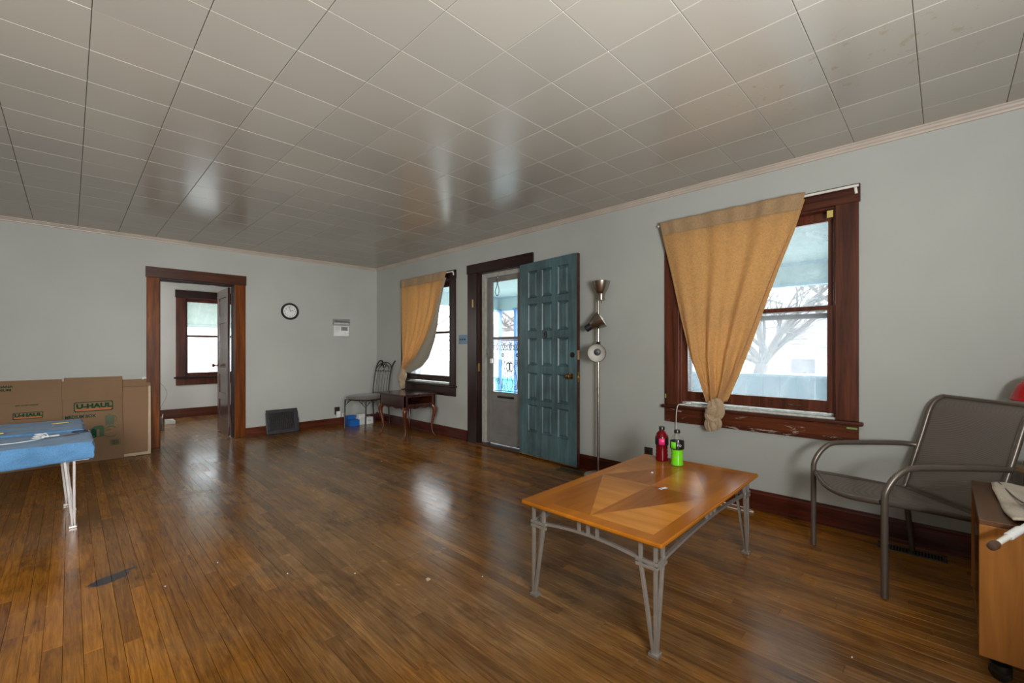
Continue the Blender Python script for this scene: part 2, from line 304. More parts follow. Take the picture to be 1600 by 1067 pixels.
def liquid(name, col, trans=.6):
    m, t, N, L, B = new_mat(name); B.inputs['Base Color'].default_value = col; B.inputs['Roughness'].default_value = .08
    B.inputs['Transmission Weight'].default_value = trans; B.inputs['IOR'].default_value = 1.33; return m
M['red_drink'] = liquid('red_drink', (.20, .003, .008, 1), .35); M['green_drink'] = liquid('green_drink', (.22, .80, .012, 1), .25)
M['clear_plastic'] = glass_material('clear_bottle_plastic', .10)
M['clear_acrylic'] = glass_material('clear_acrylic', .35, (.75, .75, .77, 1))
M['pink'] = plain('pink_label', (.75, .02, .16, 1), .35); M['lime'] = plain('lime_label', (.16, .72, .02, 1), .35); M['label_black'] = plain('black_label', (.01, .008, .008, 1), .3)

# ------------------------------------------------------------------ mesh builder
ROOT = {}
class MB:
    def __init__(s): s.v = []; s.f = []; s.m = []
    def add(s, vs, fs, mi=0):
        o = len(s.v); s.v += [tuple(v) for v in vs]; s.f += [tuple(o+i for i in f) for f in fs]; s.m += [mi]*len(fs); return s
    def box(s, x0, x1, y0, y1, z0, z1, mi=0):
        v = [(x, y, z) for x in (x0, x1) for y in (y0, y1) for z in (z0, z1)]
        return s.add(v, [(0, 1, 3, 2), (4, 6, 7, 5), (0, 4, 5, 1), (2, 3, 7, 6), (0, 2, 6, 4), (1, 5, 7, 3)], mi)
    def cbox(s, x0, x1, y0, y1, z0, z1, c, mi=0):
        """box with every edge chamfered by c (44 triangles)"""
        X, Y, Z = (x0, x1), (y0, y1), (z0, z1); v = []; idx = {}
        for i in (0, 1):
            for j in (0, 1):
                for k in (0, 1):
                    dx, dy, dz = (c, -c)[i], (c, -c)[j], (c, -c)[k]
                    for a in range(3):
                        p = [X[i]+dx, Y[j]+dy, Z[k]+dz]; p[a] = (X[i], Y[j], Z[k])[a]
                        idx[(i, j, k, a)] = len(v); v.append(tuple(p))
        F = []
        def q(*ks): F.append([idx[k] for k in ks])
        for i in (0, 1):
            q((i, 0, 0, 0), (i, 1, 0, 0), (i, 1, 1, 0), (i, 0, 1, 0)); q((0, i, 0, 1), (1, i, 0, 1), (1, i, 1, 1), (0, i, 1, 1)); q((0, 0, i, 2), (1, 0, i, 2), (1, 1, i, 2), (0, 1, i, 2))
        for i in (0, 1):
            for j in (0, 1):
                q((i, j, 0, 0), (i, j, 1, 0), (i, j, 1, 1), (i, j, 0, 1)); q((i, 0, j, 0), (i, 1, j, 0), (i, 1, j, 2), (i, 0, j, 2)); q((0, i, j, 1), (1, i, j, 1), (1, i, j, 2), (0, i, j, 2))
        for i in (0, 1):
            for j in (0, 1):
                for k in (0, 1): q((i, j, k, 0), (i, j, k, 1), (i, j, k, 2))
        cen = Vector(((x0+x1)/2, (y0+y1)/2, (z0+z1)/2)); out = []
        for f in F:
            a, b, d = (Vector(v[i]) for i in f[:3]); n = (b-a).cross(d-a)
            if n.dot((a+d)/2-cen) < 0: f = f[::-1]
            out.append(tuple(f))
        return s.add(v, out, mi)
    def bar(s, p, q, w, h, up=(0, 0, 1), mi=0):
        p, q = Vector(p), Vector(q); d = (q-p).normalized(); u = Vector(up); sd = d.cross(u)
        if sd.length < 1e-4: sd = d.cross(Vector((1, 0, 0)))
        sd.normalize(); u = sd.cross(d); v = []
        for e in (p, q):
            for a, b in ((-1, -1), (1, -1), (1, 1), (-1, 1)): v.append(e+sd*a*w/2+u*b*h/2)
        return s.add(v, [(3, 2, 1, 0), (4, 5, 6, 7), (0, 1, 5, 4), (1, 2, 6, 5), (2, 3, 7, 6), (3, 0, 4, 7)], mi)
    def tube(s, pts, r, n=8, closed=False, mi=0, squash=None):
        pts = [Vector(p) for p in pts]; k = len(pts); rs = r if isinstance(r, (list, tuple)) else [r]*k; v = []; prev = None
        for i, p in enumerate(pts):
            a = pts[i-1] if (i > 0 or closed) else p; b = pts[(i+1) % k] if (i < k-1 or closed) else p
            d = (b-a).normalized()
            if prev is None: u = d.cross(Vector((0, 0, 1))) if abs(d.z) < .9 else d.cross(Vector((1, 0, 0)))
            else: u = prev-d*prev.dot(d)
            u.normalize(); prev = u; w = d.cross(u)
            for j in range(n):
                t = 2*math.pi*j/n; v.append(p+u*math.cos(t)*rs[i]+w*math.sin(t)*rs[i])
        f = []
        for i in range(k if closed else k-1):
            for j in range(n):
                a, b = i*n+j, i*n+(j+1) % n; c, d = ((i+1) % k)*n+(j+1) % n, ((i+1) % k)*n+j; f.append((a, b, c, d))
        if not closed: f.append(tuple(range(n))[::-1]); f.append(tuple((k-1)*n+j for j in range(n)))
        return s.add(v, f, mi)
    def lathe(s, prof, c=(0, 0, 0), n=24, mat=None, mi=0, sx=1, sy=1, caps=True):
        v = []; c = Vector(c)
        for r, z in prof:
            for j in range(n):
                t = 2*math.pi*j/n; p = Vector((r*math.cos(t)*sx, r*math.sin(t)*sy, z)); v.append((mat @ p if mat else p)+c)
        f = []
        for i in range(len(prof)-1):
            for j in range(n): f.append((i*n+j, i*n+(j+1) % n, (i+1)*n+(j+1) % n, (i+1)*n+j))
        if caps and prof[0][0] > 1e-6: f.append(tuple(range(n))[::-1])
        if caps and prof[-1][0] > 1e-6: f.append(tuple((len(prof)-1)*n+j for j in range(n)))
        return s.add(v, f, mi)
    def prism(s, poly, fn, t0, t1, mi=0):
        n = len(poly); v = [fn(a, b, t0) for a, b in poly]+[fn(a, b, t1) for a, b in poly]
        f = [tuple(range(n))[::-1], tuple(range(n, 2*n))]+[(i, (i+1) % n, n+(i+1) % n, n+i) for i in range(n)]
        return s.add(v, f, mi)
    def grid(s, fn, nu, nv, mi=0):
        v = [fn(i/nu, j/nv) for j in range(nv+1) for i in range(nu+1)]
        f = [(j*(nu+1)+i, j*(nu+1)+i+1, (j+1)*(nu+1)+i+1, (j+1)*(nu+1)+i) for j in range(nv) for i in range(nu)]
        return s.add(v, f, mi)
    def blob(s, c, r, n=14, amp=.15, freq=9, seed=0, mi=0):
        v = []; rows = n//2+1; c = Vector(c)
        for i in range(rows+1):
            ph = math.pi*i/rows
            for j in range(n):
                th = 2*math.pi*j/n; d = Vector((math.sin(ph)*math.cos(th), math.sin(ph)*math.sin(th), math.cos(ph)))
                k = 1+amp*noise.noise(d*freq*.2+Vector((seed, seed*2, 0))); v.append(c+Vector((d.x*r[0], d.y*r[1], d.z*r[2]))*k)
        f = [(i*n+j, i*n+(j+1) % n, (i+1)*n+(j+1) % n, (i+1)*n+j) for i in range(rows) for j in range(n)]
        return s.add(v, f, mi)
    def build(s, name, mat, parent=None, local=False, smooth=False, bevel=0, kind=None, solid=0, subsurf=0, fix=True, tone=None):
        me = bpy.data.meshes.new(name); me.from_pydata(s.v, [], s.f)
        mats = mat if isinstance(mat, (list, tuple)) else [mat]
        for m_ in mats: me.materials.append(M[m_] if isinstance(m_, str) else m_)
        if len(mats) > 1: me.polygons.foreach_set('material_index', s.m)
        if parent is not None and not local and parent in ROOT: me.transform(ROOT[parent].inverted())
        me.validate()
        if fix:
            import bmesh
            b = bmesh.new(); b.from_mesh(me); bmesh.ops.remove_doubles(b, verts=b.verts, dist=1e-6); bmesh.ops.recalc_face_normals(b, faces=b.faces); b.to_mesh(me); b.free()
        if smooth: me.shade_smooth(); me.set_sharp_from_angle(angle=R(38))
        o = bpy.data.objects.new(name, me); COL.objects.link(o)
        if parent is not None: o.parent = parent; ROOT[o] = ROOT.get(parent, Matrix())
        else: ROOT[o] = Matrix()
        if kind: o['kind'] = kind
        if solid:
            q = o.modifiers.new('thickness', 'SOLIDIFY'); q.thickness = solid; q.offset = 0
        if subsurf:
            q = o.modifiers.new('smooth', 'SUBSURF'); q.levels = subsurf; q.render_levels = subsurf
        if bevel:
            q = o.modifiers.new('edges', 'BEVEL'); q.width = bevel; q.segments = 2; q.limit_method = 'ANGLE'; q.angle_limit = R(40)
        return o
def thing(name, label=None, cat=None, loc=(0, 0, 0), rotz=0, group=None, kind=None, rot=None):
    o = bpy.data.objects.new(name, None); COL.objects.link(o); o.location = loc
    e = Euler(rot if rot else (0, 0, rotz)); o.rotation_euler = e; o.empty_display_size = .1
    ROOT[o] = Matrix.Translation(loc) @ e.to_matrix().to_4x4()
    if label: o['label'] = label
    if cat: o['category'] = cat
    if group: o['group'] = group
    if kind: o['kind'] = kind
    return o
def tag(o, label, cat, group=None):
    o['label'] = label; o['category'] = cat
    if group: o['group'] = group
    return o
def text(name, body, size, loc, rot, mat, parent, off=0.0, sx=1.0, extr=.0004):
    c = bpy.data.curves.new(name, 'FONT'); c.body = body; c.size = size; c.extrude = extr; c.offset = off; c.materials.append(M[mat]); c.resolution_u = 2
    q = bpy.data.objects.new(name, c); COL.objects.link(q)
    me = bpy.data.meshes.new_from_object(q.evaluated_get(bpy.context.evaluated_depsgraph_get())); bpy.data.objects.remove(q); me.name = name
    if not me.materials: me.materials.append(M[mat])
    o = bpy.data.objects.new(name, me); COL.objects.link(o); o.parent = parent; o.location = loc; o.rotation_euler = rot; o.scale = (sx, 1, 1); return o
def copy_tree(o, parent=None):
    c = o.copy(); COL.objects.link(c); c.parent = parent
    ROOT[c] = ROOT.get(o, Matrix())
    for ch in list(o.children): copy_tree(ch, c)
    return c
def arc(c, r, a0, a1, n, plane='yz', x=0):
    out = []
    for i in range(n+1):
        a = a0+(a1-a0)*i/n; p, q = c[0]+r*math.cos(a), c[1]+r*math.sin(a)
        out.append({'yz': (x, p, q), 'xz': (p, x, q), 'xy': (p, q, x)}[plane])
    return out
def smooth_path(pts, n=6):
    """Catmull-Rom through the points"""
    P = [Vector(p) for p in pts]; out = []
    for i in range(len(P)-1):
        a = P[i-1] if i > 0 else P[i]*2-P[i+1]; b, c = P[i], P[i+1]; d = P[i+2] if i+2 < len(P) else P[i+1]*2-P[i]
        for k in range(n):
            t = k/n; out.append(.5*((2*b)+(-a+c)*t+(2*a-5*b+4*c-d)*t*t+(-a+3*b-3*c+d)*t**3))
    out.append(P[-1]); return out
def interp(tab, x):
    tab = sorted(tab)
    if x <= tab[0][0]: return tab[0][1]
    for (a, b), (c, d) in zip(tab, tab[1:]):
        if x <= c: return b+(d-b)*(x-a)/(c-a)
    return tab[-1][1]

XR, YB, ZC = 3.58, 6.70, 2.505
X0, Y0 = -1.85, -3.0      # unseen left wall and wall behind the camera
Y2 = 9.33                 # far wall of the next room
# ------------------------------------------------------------------ room shell
def wall_along_y(name, x0, x1, ya, yb, z1, holes, mat):
    b = MB(); ys = sorted({ya, yb, *[h[0] for h in holes], *[h[1] for h in holes]}); zs = sorted({0, z1, *[h[2] for h in holes], *[h[3] for h in holes]})
    for p, q in zip(ys, ys[1:]):
        for r_, s_ in zip(zs, zs[1:]):
            cy, cz = (p+q)/2, (r_+s_)/2
            if any(h[0] < cy < h[1] and h[2] < cz < h[3] for h in holes): continue
            b.box(x0, x1, p, q, r_, s_)
    return b.build(name, mat, kind='structure', fix=False)
def wall_along_x(name, y0, y1, xa, xb, z1, holes, mat):
    b = MB(); xs = sorted({xa, xb, *[h[0] for h in holes], *[h[1] for h in holes]}); zs = sorted({0, z1, *[h[2] for h in holes], *[h[3] for h in holes]})
    for p, q in zip(xs, xs[1:]):
        for r_, s_ in zip(zs, zs[1:]):
            cx, cz = (p+q)/2, (r_+s_)/2
            if any(h[0] < cx < h[1] and h[2] < cz < h[3] for h in holes): continue
            b.box(p, q, y0, y1, r_, s_)
    return b.build(name, mat, kind='structure', fix=False)
W1 = (.50, 1.585, .71, 2.14); W2 = (4.695, 5.79, .70, 2.11); DR = (3.385, 4.15, 0, 2.125)
ZT = 2.58
wall_along_y('wall_right', XR, 3.74, Y0-.15, YB, ZT, [W1, W2, DR], 'wall')
wall_along_x('wall_back', YB, 6.84, X0-.15, 3.74, ZT, [(.752, 1.54, 0, 2.03)], 'wall')
wall_along_y('wall_left', X0-.15, X0, Y0, YB, ZT, [], 'wall')
wall_along_x('wall_front', Y0-.15, Y0, X0-.15, 3.74, ZT, [], 'wall')
W3 = (1.40, 2.18, .70, 2.06)
wall_along_x('wall_far', Y2, Y2+.14, -.75, 3.74, ZT, [W3], 'wall_room2')
wall_along_y('wall_bedroom_left', -.75, -.6, 6.84, Y2, ZT, [], 'wall_room2')
wall_along_y('wall_bedroom_right', 3.59, 3.74, 6.84, Y2, ZT, [], 'wall_room2')
# bedroom-side skin of the partition is the same wall; its ceiling is a plain slab
MB().box(-.6, 3.59, 6.84, Y2, ZC, ZT).build('ceiling_bedroom', 'wall_room2', kind='structure')
# ceiling: slab and tiles
ceil = MB().box(X0-.15, 3.74, Y0-.15, YB, ZC+.011, ZT).build('ceiling', 'ceil_gap', kind='structure')
P = .3255; GX, GY = 1.688, .740
def tile_mesh(wx, wy):
    m = MB(); m.cbox(-wx/2, wx/2, -wy/2, wy/2, 0, .011, .0022); me = bpy.data.meshes.new('tile'); me.from_pydata(m.v, [], m.f); me.materials.append(M['ceil']); return me
full = tile_mesh(P-.0022, P-.0016)
FWD = Vector((math.sin(R(45.3)), math.cos(R(45.3)), 0)); RGT = Vector((FWD.y, -FWD.x, 0))
def inview(p, m=1.08):
    d = Vector(p)-Vector((0, 0, 1.18)); z = d.dot(FWD)
    if z < .25: return None
    u = d.dot(RGT)/z*683.5; v = -d.z/z*683.5
    return (z, u, v) if abs(u) < 800*m and -545*m < v < 522*m else None
tiles = []
for i in range(-12, 8):
    for j in range(-13, 20):
        xa, xb, ya, yb = GX+i*P, GX+(i+1)*P, GY+j*P, GY+(j+1)*P
        xa, xb, ya, yb = max(xa, X0), min(xb, XR), max(ya, Y0), min(yb, YB)
        if xb-xa < .03 or yb-ya < .03: continue
        vis = [inview((x, y, ZC)) for x in (xa, xb) for y in (ya, yb)]; vis = [q for q in vis if q]
        tiles.append((min((q[0] for q in vis), default=99), xa, xb, ya, yb))
tiles.sort()
rest = MB()
for n, (zz, xa, xb, ya, yb) in enumerate(tiles):
    if n < 290 and zz < 90:
        whole = abs(xb-xa-P) < .01 and abs(yb-ya-P) < .01
        o = bpy.data.objects.new('tile', full if whole else tile_mesh(xb-xa-.0022, yb-ya-.0016)); COL.objects.link(o)
        o.parent = ceil; o.location = ((xa+xb)/2, (ya+yb)/2, ZC+random.uniform(-.0004, .0006)); o.rotation_euler = (random.gauss(0, .0013), random.gauss(0, .0013), 0)
    else: rest.cbox(xa+.0011, xb-.0011, ya+.0008, yb-.0008, ZC, ZC+.011, .0022)
rest.build('remaining_tiles', 'ceil', ceil, kind='stuff', fix=False)

# floor: subfloor and strip boards
flr = MB().box(X0-.15, 3.74, Y0-.15, Y2+.14, -.08, -.012).build('floor', 'subfloor', kind='structure')
BW = .0572
lens = [.62, .84, 1.06, 1.3, 1.55, 1.8, 2.1]; bmeshes = {}
def board_mesh(L_):
    m = MB(); m.cbox(0, BW-.0009, 0, L_-.0007, -.0118, 0, .0009); me = bpy.data.meshes.new('floorboard'); me.from_pydata(m.v, [], m.f); me.materials.append(M['floor']); return me
for L_ in lens: bmeshes[L_] = board_mesh(L_)
boards = []
x = X0; rb = random.Random(3)
while x < XR+.02:
    y = Y0-rb.uniform(0, 1.5)
    while y < Y2-.02:
        L_ = rb.choice(lens)
        best = 0
        for k in range(5):
            q = inview((x, y+L_*k/4, 0), 1.0)
            if q and y+L_*k/4 < YB+.5: best = max(best, L_*BW*(683.5/q[0])**2*1.18/q[0])
        if y+L_ > Y2-.01: best = 0
        boards.append((best, x, y, L_)); y += L_
    x += BW
boards.sort(reverse=True); rest = MB(); tones = []
for n, (sc, x, y, L_) in enumerate(boards):
    if n < 295 and sc > 0:
        o = bpy.data.objects.new('floorboard', bmeshes[L_]); COL.objects.link(o); o.parent = flr; o.location = (x, y, rb.uniform(-.0005, .0003)); o.rotation_euler = (0, rb.gauss(0, .0035), 0)
    else:
        z = rb.uniform(-.0005, .0003); y1 = min(y+L_-.0007, Y2); y0_ = max(y, Y0-.1)
        if y1 <= y0_: continue
        k0 = len(rest.f); rest.cbox(x, x+BW-.0009, y0_, y1, -.0118, z, .0009); tones += [rb.random()]*(len(rest.f)-k0)
me = bpy.data.meshes.new('remaining_floorboards'); me.from_pydata(rest.v, [], rest.f); me.materials.append(M['floor'])
a = me.attributes.new('tone', 'FLOAT', 'FACE'); a.data.foreach_set('value', tones)
o = bpy.data.objects.new('remaining_floorboards', me); COL.objects.link(o); o.parent = flr; o['kind'] = 'stuff'

# crown mouldings, baseboards
def crown(name, along, a, b, flip):
    prof = [(0, 0), (.036, 0), (.036, -.008), (.028, -.012), (.022, -.022), (.012, -.030), (.010, -.040), (0, -.042)]
    m = MB()
    if along == 'y': m.prism(prof, lambda p, q, t: (XR-p, t, ZC+.001+q), a, b)
    else: m.prism(prof, lambda p, q, t: (t, YB-p, ZC+.001+q), a, b)
    return m.build(name, 'crown', kind='structure')
crown('trim_1', 'y', Y0, YB, 0); crown('trim_2', 'x', X0, XR, 0)
def baseboard(name, along, c, a, b, h, mat, sgn=-1):
    prof = [(0, 0), (.030, 0), (.030, .012), (.020, .020), (.018, h-.022), (.012, h-.014), (.010, h), (0, h)]
    m = MB()
    if along == 'y': m.prism(prof, lambda p, q, t: (c+sgn*p, t, q+.0005), a, b)
    else: m.prism(prof, lambda p, q, t: (t, c+sgn*p, q+.0005), a, b)
    return m.build(name, mat, kind='structure')
baseboard('baseboard_right', 'y', XR, Y0, 3.19, .136, 'base_r')
baseboard('baseboard_right.001', 'y', XR, 4.335, YB, .136, 'base_r')
baseboard('baseboard_back', 'x', YB, X0, .632, .112, 'base_b'); baseboard('baseboard_back.001', 'x', YB, 1.662, XR, .112, 'base_b')
baseboard('baseboard_bedroom', 'x', Y2, -.6, 3.59, .155, 'base_b')

# ------------------------------------------------------------------ windows in the right wall (outside is +x)
def window_right(name, ya, yb, z0, z1, cas, mv, mh, mscr, glass, over=.0, lift=True, headtop=.115, zmeet=1.46, sashz=None, hback=True):
    """ya..yb clear opening; casing width cas; z0 stool top; z1 head"""
    T = thing(name, kind='structure', loc=(XR, (ya+yb)/2, z0)); fx = XR-.022
    MB().box(fx, XR, yb, yb+cas, z0, z1+.004).build('side_casing', mv, T, bevel=.003)
    MB().box(fx, XR, ya-cas, ya, z0, z1+.004).build('side_casing', mv, T, bevel=.003)
    MB().box(fx-.006, XR, ya-cas-.008, yb+cas+.008, z1, z1+headtop).build('head_casing', mh, T, bevel=.003)
    MB().box(XR-.052, XR, ya-cas-.025, yb+cas+.022, z0-.028, z0).build('window_stool', mh, T, bevel=.010)
    MB().box(XR-.020, XR, ya-cas, yb+cas, z0-.145, z0-.028).build('window_apron', mscr, T, bevel=.003)
    # jambs
    MB().box(XR, XR+.16, yb, yb+.002, z0, z1).box(XR, XR+.16, ya-.002, ya, z0, z1).box(XR, XR+.16, ya, yb, z1-.012, z1).build('window_jamb', mv, T)
    MB().box(XR+.0, XR+.055, ya, yb, z0-.004, z0+.010).box(XR+.055, XR+.18, ya, yb, z0-.01, z0+.022).build('painted_sill', 'paint_white', T)
    MB().box(XR+.006, XR+.026, yb-.014, yb, z0+.01, z1-.012).box(XR+.006, XR+.026, ya, ya+.014, z0+.01, z1-.012).build('window_stop', mv, T, bevel=.002)
    def sash(nm, xa, xb, za, zb, st, rt, rb_, tp):
        S = MB(); S.box(xa, xb, ya+.004, ya+st, za, zb); S.box(xa, xb, yb-st, yb-.004, za, zb); S.box(xa, xb, ya+st, yb-st, za, za+rb_); S.box(xa, xb, ya+st, yb-st, zb-rt, zb)
        o = S.build(nm, mv, T, bevel=.002)
        MB().box((xa+xb)/2-.002, (xa+xb)/2+.002, ya+st-.004, yb-st+.004, za+rb_-.004, zb-rt+.004).build('pane', glass, o)
        return o
    lo = sash('lower_sash', XR+.030, XR+.064, z0+.034, zmeet+.012, .052, .028, .082, 0)
    sash('upper_sash', XR+.068, XR+.100, zmeet-.016, z1-.014, .052, .062, .030, 0)
    if lift:
        for yy in ((ya+.21,), (yb-.25,)):
            l_ = MB(); l_.tube([(XR+.030, yy[0], z0+.066), (XR+.018, yy[0], z0+.07), (XR+.018, yy[0]+.07, z0+.07), (XR+.030, yy[0]+.07, z0+.066)], .004, 6)
            l_.build('sash_lift', 'nickel', lo, smooth=True)
    return T
t1 = window_right('window_1', .515, 1.573, .712, 2.128, .122, 'trim_red', 'trim_red_h', 'trim_red_scr', 'glass')
t2 = window_right('window_2', 4.70, 5.785, .695, 2.108, .122, 'trim_dark', 'trim_dark_h', 'trim_dark_h', 'glass_mid', zmeet=1.41)
# storm bar outside big window (pale frame seen just under the meeting rail)
MB().box(XR+.12, XR+.145, .53, 1.56, 1.395, 1.43).box(XR+.12, XR+.145, .53, .56, .74, 2.1).box(XR+.12, XR+.145, 1.525, 1.56, .74, 2.1).build('storm_frame', 'storm', t1)
MB().box(XR-.026, XR-.016, .527, .56, 2.055, 2.10).build('paper_sticker', 'yellow', t1)
MB().box(XR-.0225, XR-.0205, .40, .455, .660, .672).build('green_paint_patch', plain('light_green_paint', (.22, .30, .08, 1), .6), t1)
MB().box(XR-.0235, XR-.0215, 1.68, 1.692, .765, .80).build('green_paint_patch', bpy.data.materials['light_green_paint'], t1)

# window in the far wall of the next room (outside +y)
T = thing('window_3', kind='structure', loc=(1.8, Y2, .7)); xa, xb, z0, z1 = 1.40, 2.18, .70, 2.06; fy = Y2-.022
MB().box(xa-.13, xa, fy, Y2, z0, z1).build('side_casing', 'trim_red', T, bevel=.003); MB().box(xb, xb+.13, fy, Y2, z0, z1).build('side_casing', 'trim_red', T, bevel=.003)
MB().box(xa-.14, xb+.14, fy-.006, Y2, z1, z1+.13).build('head_casing', 'trim_dark_h', T, bevel=.003)
MB().box(xa-.16, xb+.16, Y2-.055, Y2, z0-.028, z0).build('window_stool', 'trim_dark_h', T, bevel=.008)
MB().box(xa-.13, xb+.13, Y2-.02, Y2, z0-.145, z0-.028).build('window_apron', 'trim_red', T, bevel=.003)
MB().box(xa-.002, xa, Y2, Y2+.14, z0, z1).box(xb, xb+.002, Y2, Y2+.14, z0, z1).box(xa, xb, Y2, Y2+.14, z1-.012, z1).box(xa, xb, Y2, Y2+.14, z0-.01, z0+.01).build('window_jamb', 'trim_red', T)
for nm, ya, yb_, za, zb in (('lower_sash', Y2+.03, Y2+.062, z0+.01, 1.42), ('upper_sash', Y2+.066, Y2+.098, 1.385, z1-.012)):
    S = MB(); st = .04; S.box(xa+.003, xa+st, ya, yb_, za, zb).box(xb-st, xb-.003, ya, yb_, za, zb).box(xa+st, xb-st, ya, yb_, za, za+(.055 if nm[0] == 'l' else .03)).box(xa+st, xb-st, ya, yb_, zb-(.03 if nm[0] == 'l' else .05), zb)
    o = S.build(nm, 'trim_red', T, bevel=.002); MB().box(xa+st-.004, xb-st+.004, (ya+yb_)/2-.002, (ya+yb_)/2+.002, za+.03, zb-.02).build('pane', 'glass_mid', o)

# ------------------------------------------------------------------ doorway in back wall + five panel door
T = thing('door_1', kind='structure', loc=(1.145, YB, 0)); fy = YB-.022
MB().box(.634, .756, fy, YB, 0, 2.03).build('side_casing', 'trim_brown', T, bevel=.003)
MB().box(1.536, 1.66, fy, YB, 0, 2.03).build('side_casing', 'trim_brown', T, bevel=.003)
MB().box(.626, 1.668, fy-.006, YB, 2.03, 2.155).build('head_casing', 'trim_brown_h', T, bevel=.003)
MB().box(.745, .758, YB-.002, 6.862, 0, 2.03).box(1.532, 1.545, YB-.002, 6.862, 0, 2.03).box(.758, 1.532, YB-.002, 6.862, 2.016, 2.03).build('door_jamb', 'trim_dark', T)
MB().box(1.518, 1.532, 6.76, 6.785, 0, 2.016).box(.758, .772, 6.76, 6.785, 0, 2.016).box(.772, 1.518, 6.76, 6.785, 2.0, 2.016).build('door_stop', 'trim_dark', T)
MB().box(.62, .745, 6.84, 6.862, 0, 2.03).box(1.545, 1.67, 6.84, 6.862, 0, 2.03).box(.62, 1.67, 6.84, 6.864, 2.03, 2.15).build('bedroom_side_casing', 'trim_dark', T)
# leaf: near edge at the jamb, standing open into the next room
def leaf5(parent):
    w_, h_, t_ = .69, 1.99, .030
    b = MB(); st, rl = .10, .10; zs = [0, .20]; ph = (h_-.20-.11-4*rl)/5; z = .20
    b.box(0, w_, 0, t_, 0, .20)
    b.box(0, st, 0, t_, .2, h_-.11).box(w_-st, w_, 0, t_, .2, h_-.11).box(0, w_, 0, t_, h_-.11, h_)
    pan = []
    for k in range(5):
        pan.append((z, z+ph)); z += ph
        if k < 4: b.box(st, w_-st, 0, t_, z, z+rl); z += rl
    return b, pan, w_, t_, st
b, pan, w_, t_, st = leaf5(None)
LM = Matrix.Translation((1.515, 6.82, .012)) @ Matrix.Rotation(R(88.3), 4, 'Z')
b.v = [tuple(LM @ Vector(v)) for v in b.v]; leaf = b.build('door_leaf', 'cherry', T, bevel=.003)
for za, zb in pan:
    p = MB(); p.box(st-.004, w_-st+.004, .012, t_-.012, za-.004, zb+.004); p.v = [tuple(LM @ Vector(v)) for v in p.v]; p.build('door_panel', 'cherry', leaf)
for sy in (-1, 1):
    p = MB(); yy = t_/2+sy*.018
    Mx = LM @ Matrix.Translation((w_-.06, yy, .93)) @ Matrix.Rotation(R(-90*sy), 4, 'X')
    p.lathe([(0, 0), (.026, 0), (.024, .006), (.010, .008), (.009, .035), (.020, .042), (.027, .055), (.022, .068), (0, .072)], n=16, mat=Mx)
    p.build('door_knob', 'trim_brown', leaf, smooth=True)

# ------------------------------------------------------------------ entry doorway, blue panel door and storm door
T = thing('door_2', kind='structure', loc=(XR, 3.77, 0)); fx = XR-.022
MB().box(fx, XR, 4.146, 4.318, 0, 2.124).build('side_casing', 'trim_dark', T, bevel=.003)
MB().box(XR-.006, XR, 3.215, 3.37, 0, 2.124).build('side_casing', 'trim_dark', T)
MB().box(fx-.006, XR, 3.205, 4.328, 2.124, 2.238).build('head_casing', 'trim_dark_h', T, bevel=.003)
MB().box(XR-.001, XR+.065, 4.138, 4.150, 0, 2.125).box(XR-.001, XR+.065, 3.385, 3.395, 0, 2.125).box(XR-.001, XR+.065, 3.39, 4.14, 2.112, 2.125).build('door_jamb', 'trim_dark', T, bevel=.002)
MB().box(XR+.065, XR+.16, 4.075, 4.150, 0, 2.125).box(XR+.065, XR+.16, 3.385, 3.45, 0, 2.125).box(XR+.065, XR+.16, 3.45, 4.075, 2.06, 2.125).build('outer_jamb', 'storm_jamb', T, bevel=.003)
MB().box(XR+.062, XR+.072, 4.09, 4.10, 0, 2.1).box(XR+.058, XR+.068, 4.112, 4.124, 0, 2.1).build('weather_strip', 'storm_jamb', T)
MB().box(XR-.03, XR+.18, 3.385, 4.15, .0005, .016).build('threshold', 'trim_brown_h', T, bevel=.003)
for z in (.95,):
    MB().box(XR-.003, XR+.03, 4.1345, 4.1385, z-.05, z+.05).build('hinge_leaf' if z != .95 else 'strike_plate', 'brass', T)
MB().box(fx-.004, fx, 4.20, 4.225, 1.70, 1.80).build('hook_plate', 'brass', T)
# blue door, swung open almost flat against the wall
H0 = Vector((3.546, 3.388)); H1 = Vector((3.466, 2.545)); dv = (H1-H0); DW = dv.length; ang = math.atan2(dv.y, dv.x)
T = thing('door_3', kind='structure', loc=(H0.x, H0.y, .026), rotz=ang)   # local +x to the free edge, local -y towards the room
DH, DT = 2.09, .042
# with local x pointing to -y world, the room side (-x world) is local... front = -Y
cols = [.108, .265, .300, .455, .490, .660-.0]
cols = [(.092, .238), (.305, .462), (.530, .682)]
cols = [(DW-c2, DW-c1) for c1, c2 in [(.108, .262), (.340, .495), (.563, .712)]][::-1]
rows = [(.252, .548), (.600, .895), (.975, 1.270), (1.345, 1.640), (1.705, 1.998)]
b = MB(); xs = [0]+[v for c_ in cols for v in c_]+[DW]; zs = [0]+[v for r_ in rows for v in r_]+[DH]
for i in range(len(xs)-1):
    for j in range(len(zs)-1):
        if i % 2 == 1 and j % 2 == 1: b.box(xs[i], xs[i+1], .016, DT, zs[j], zs[j+1])
        else: b.box(xs[i], xs[i+1], 0, DT, zs[j], zs[j+1])
SIGN = -1
def flipy(b):   # local +y or -y so that the face looks into the room
    b.v = [(x, SIGN*y, z) for x, y, z in b.v]; return b
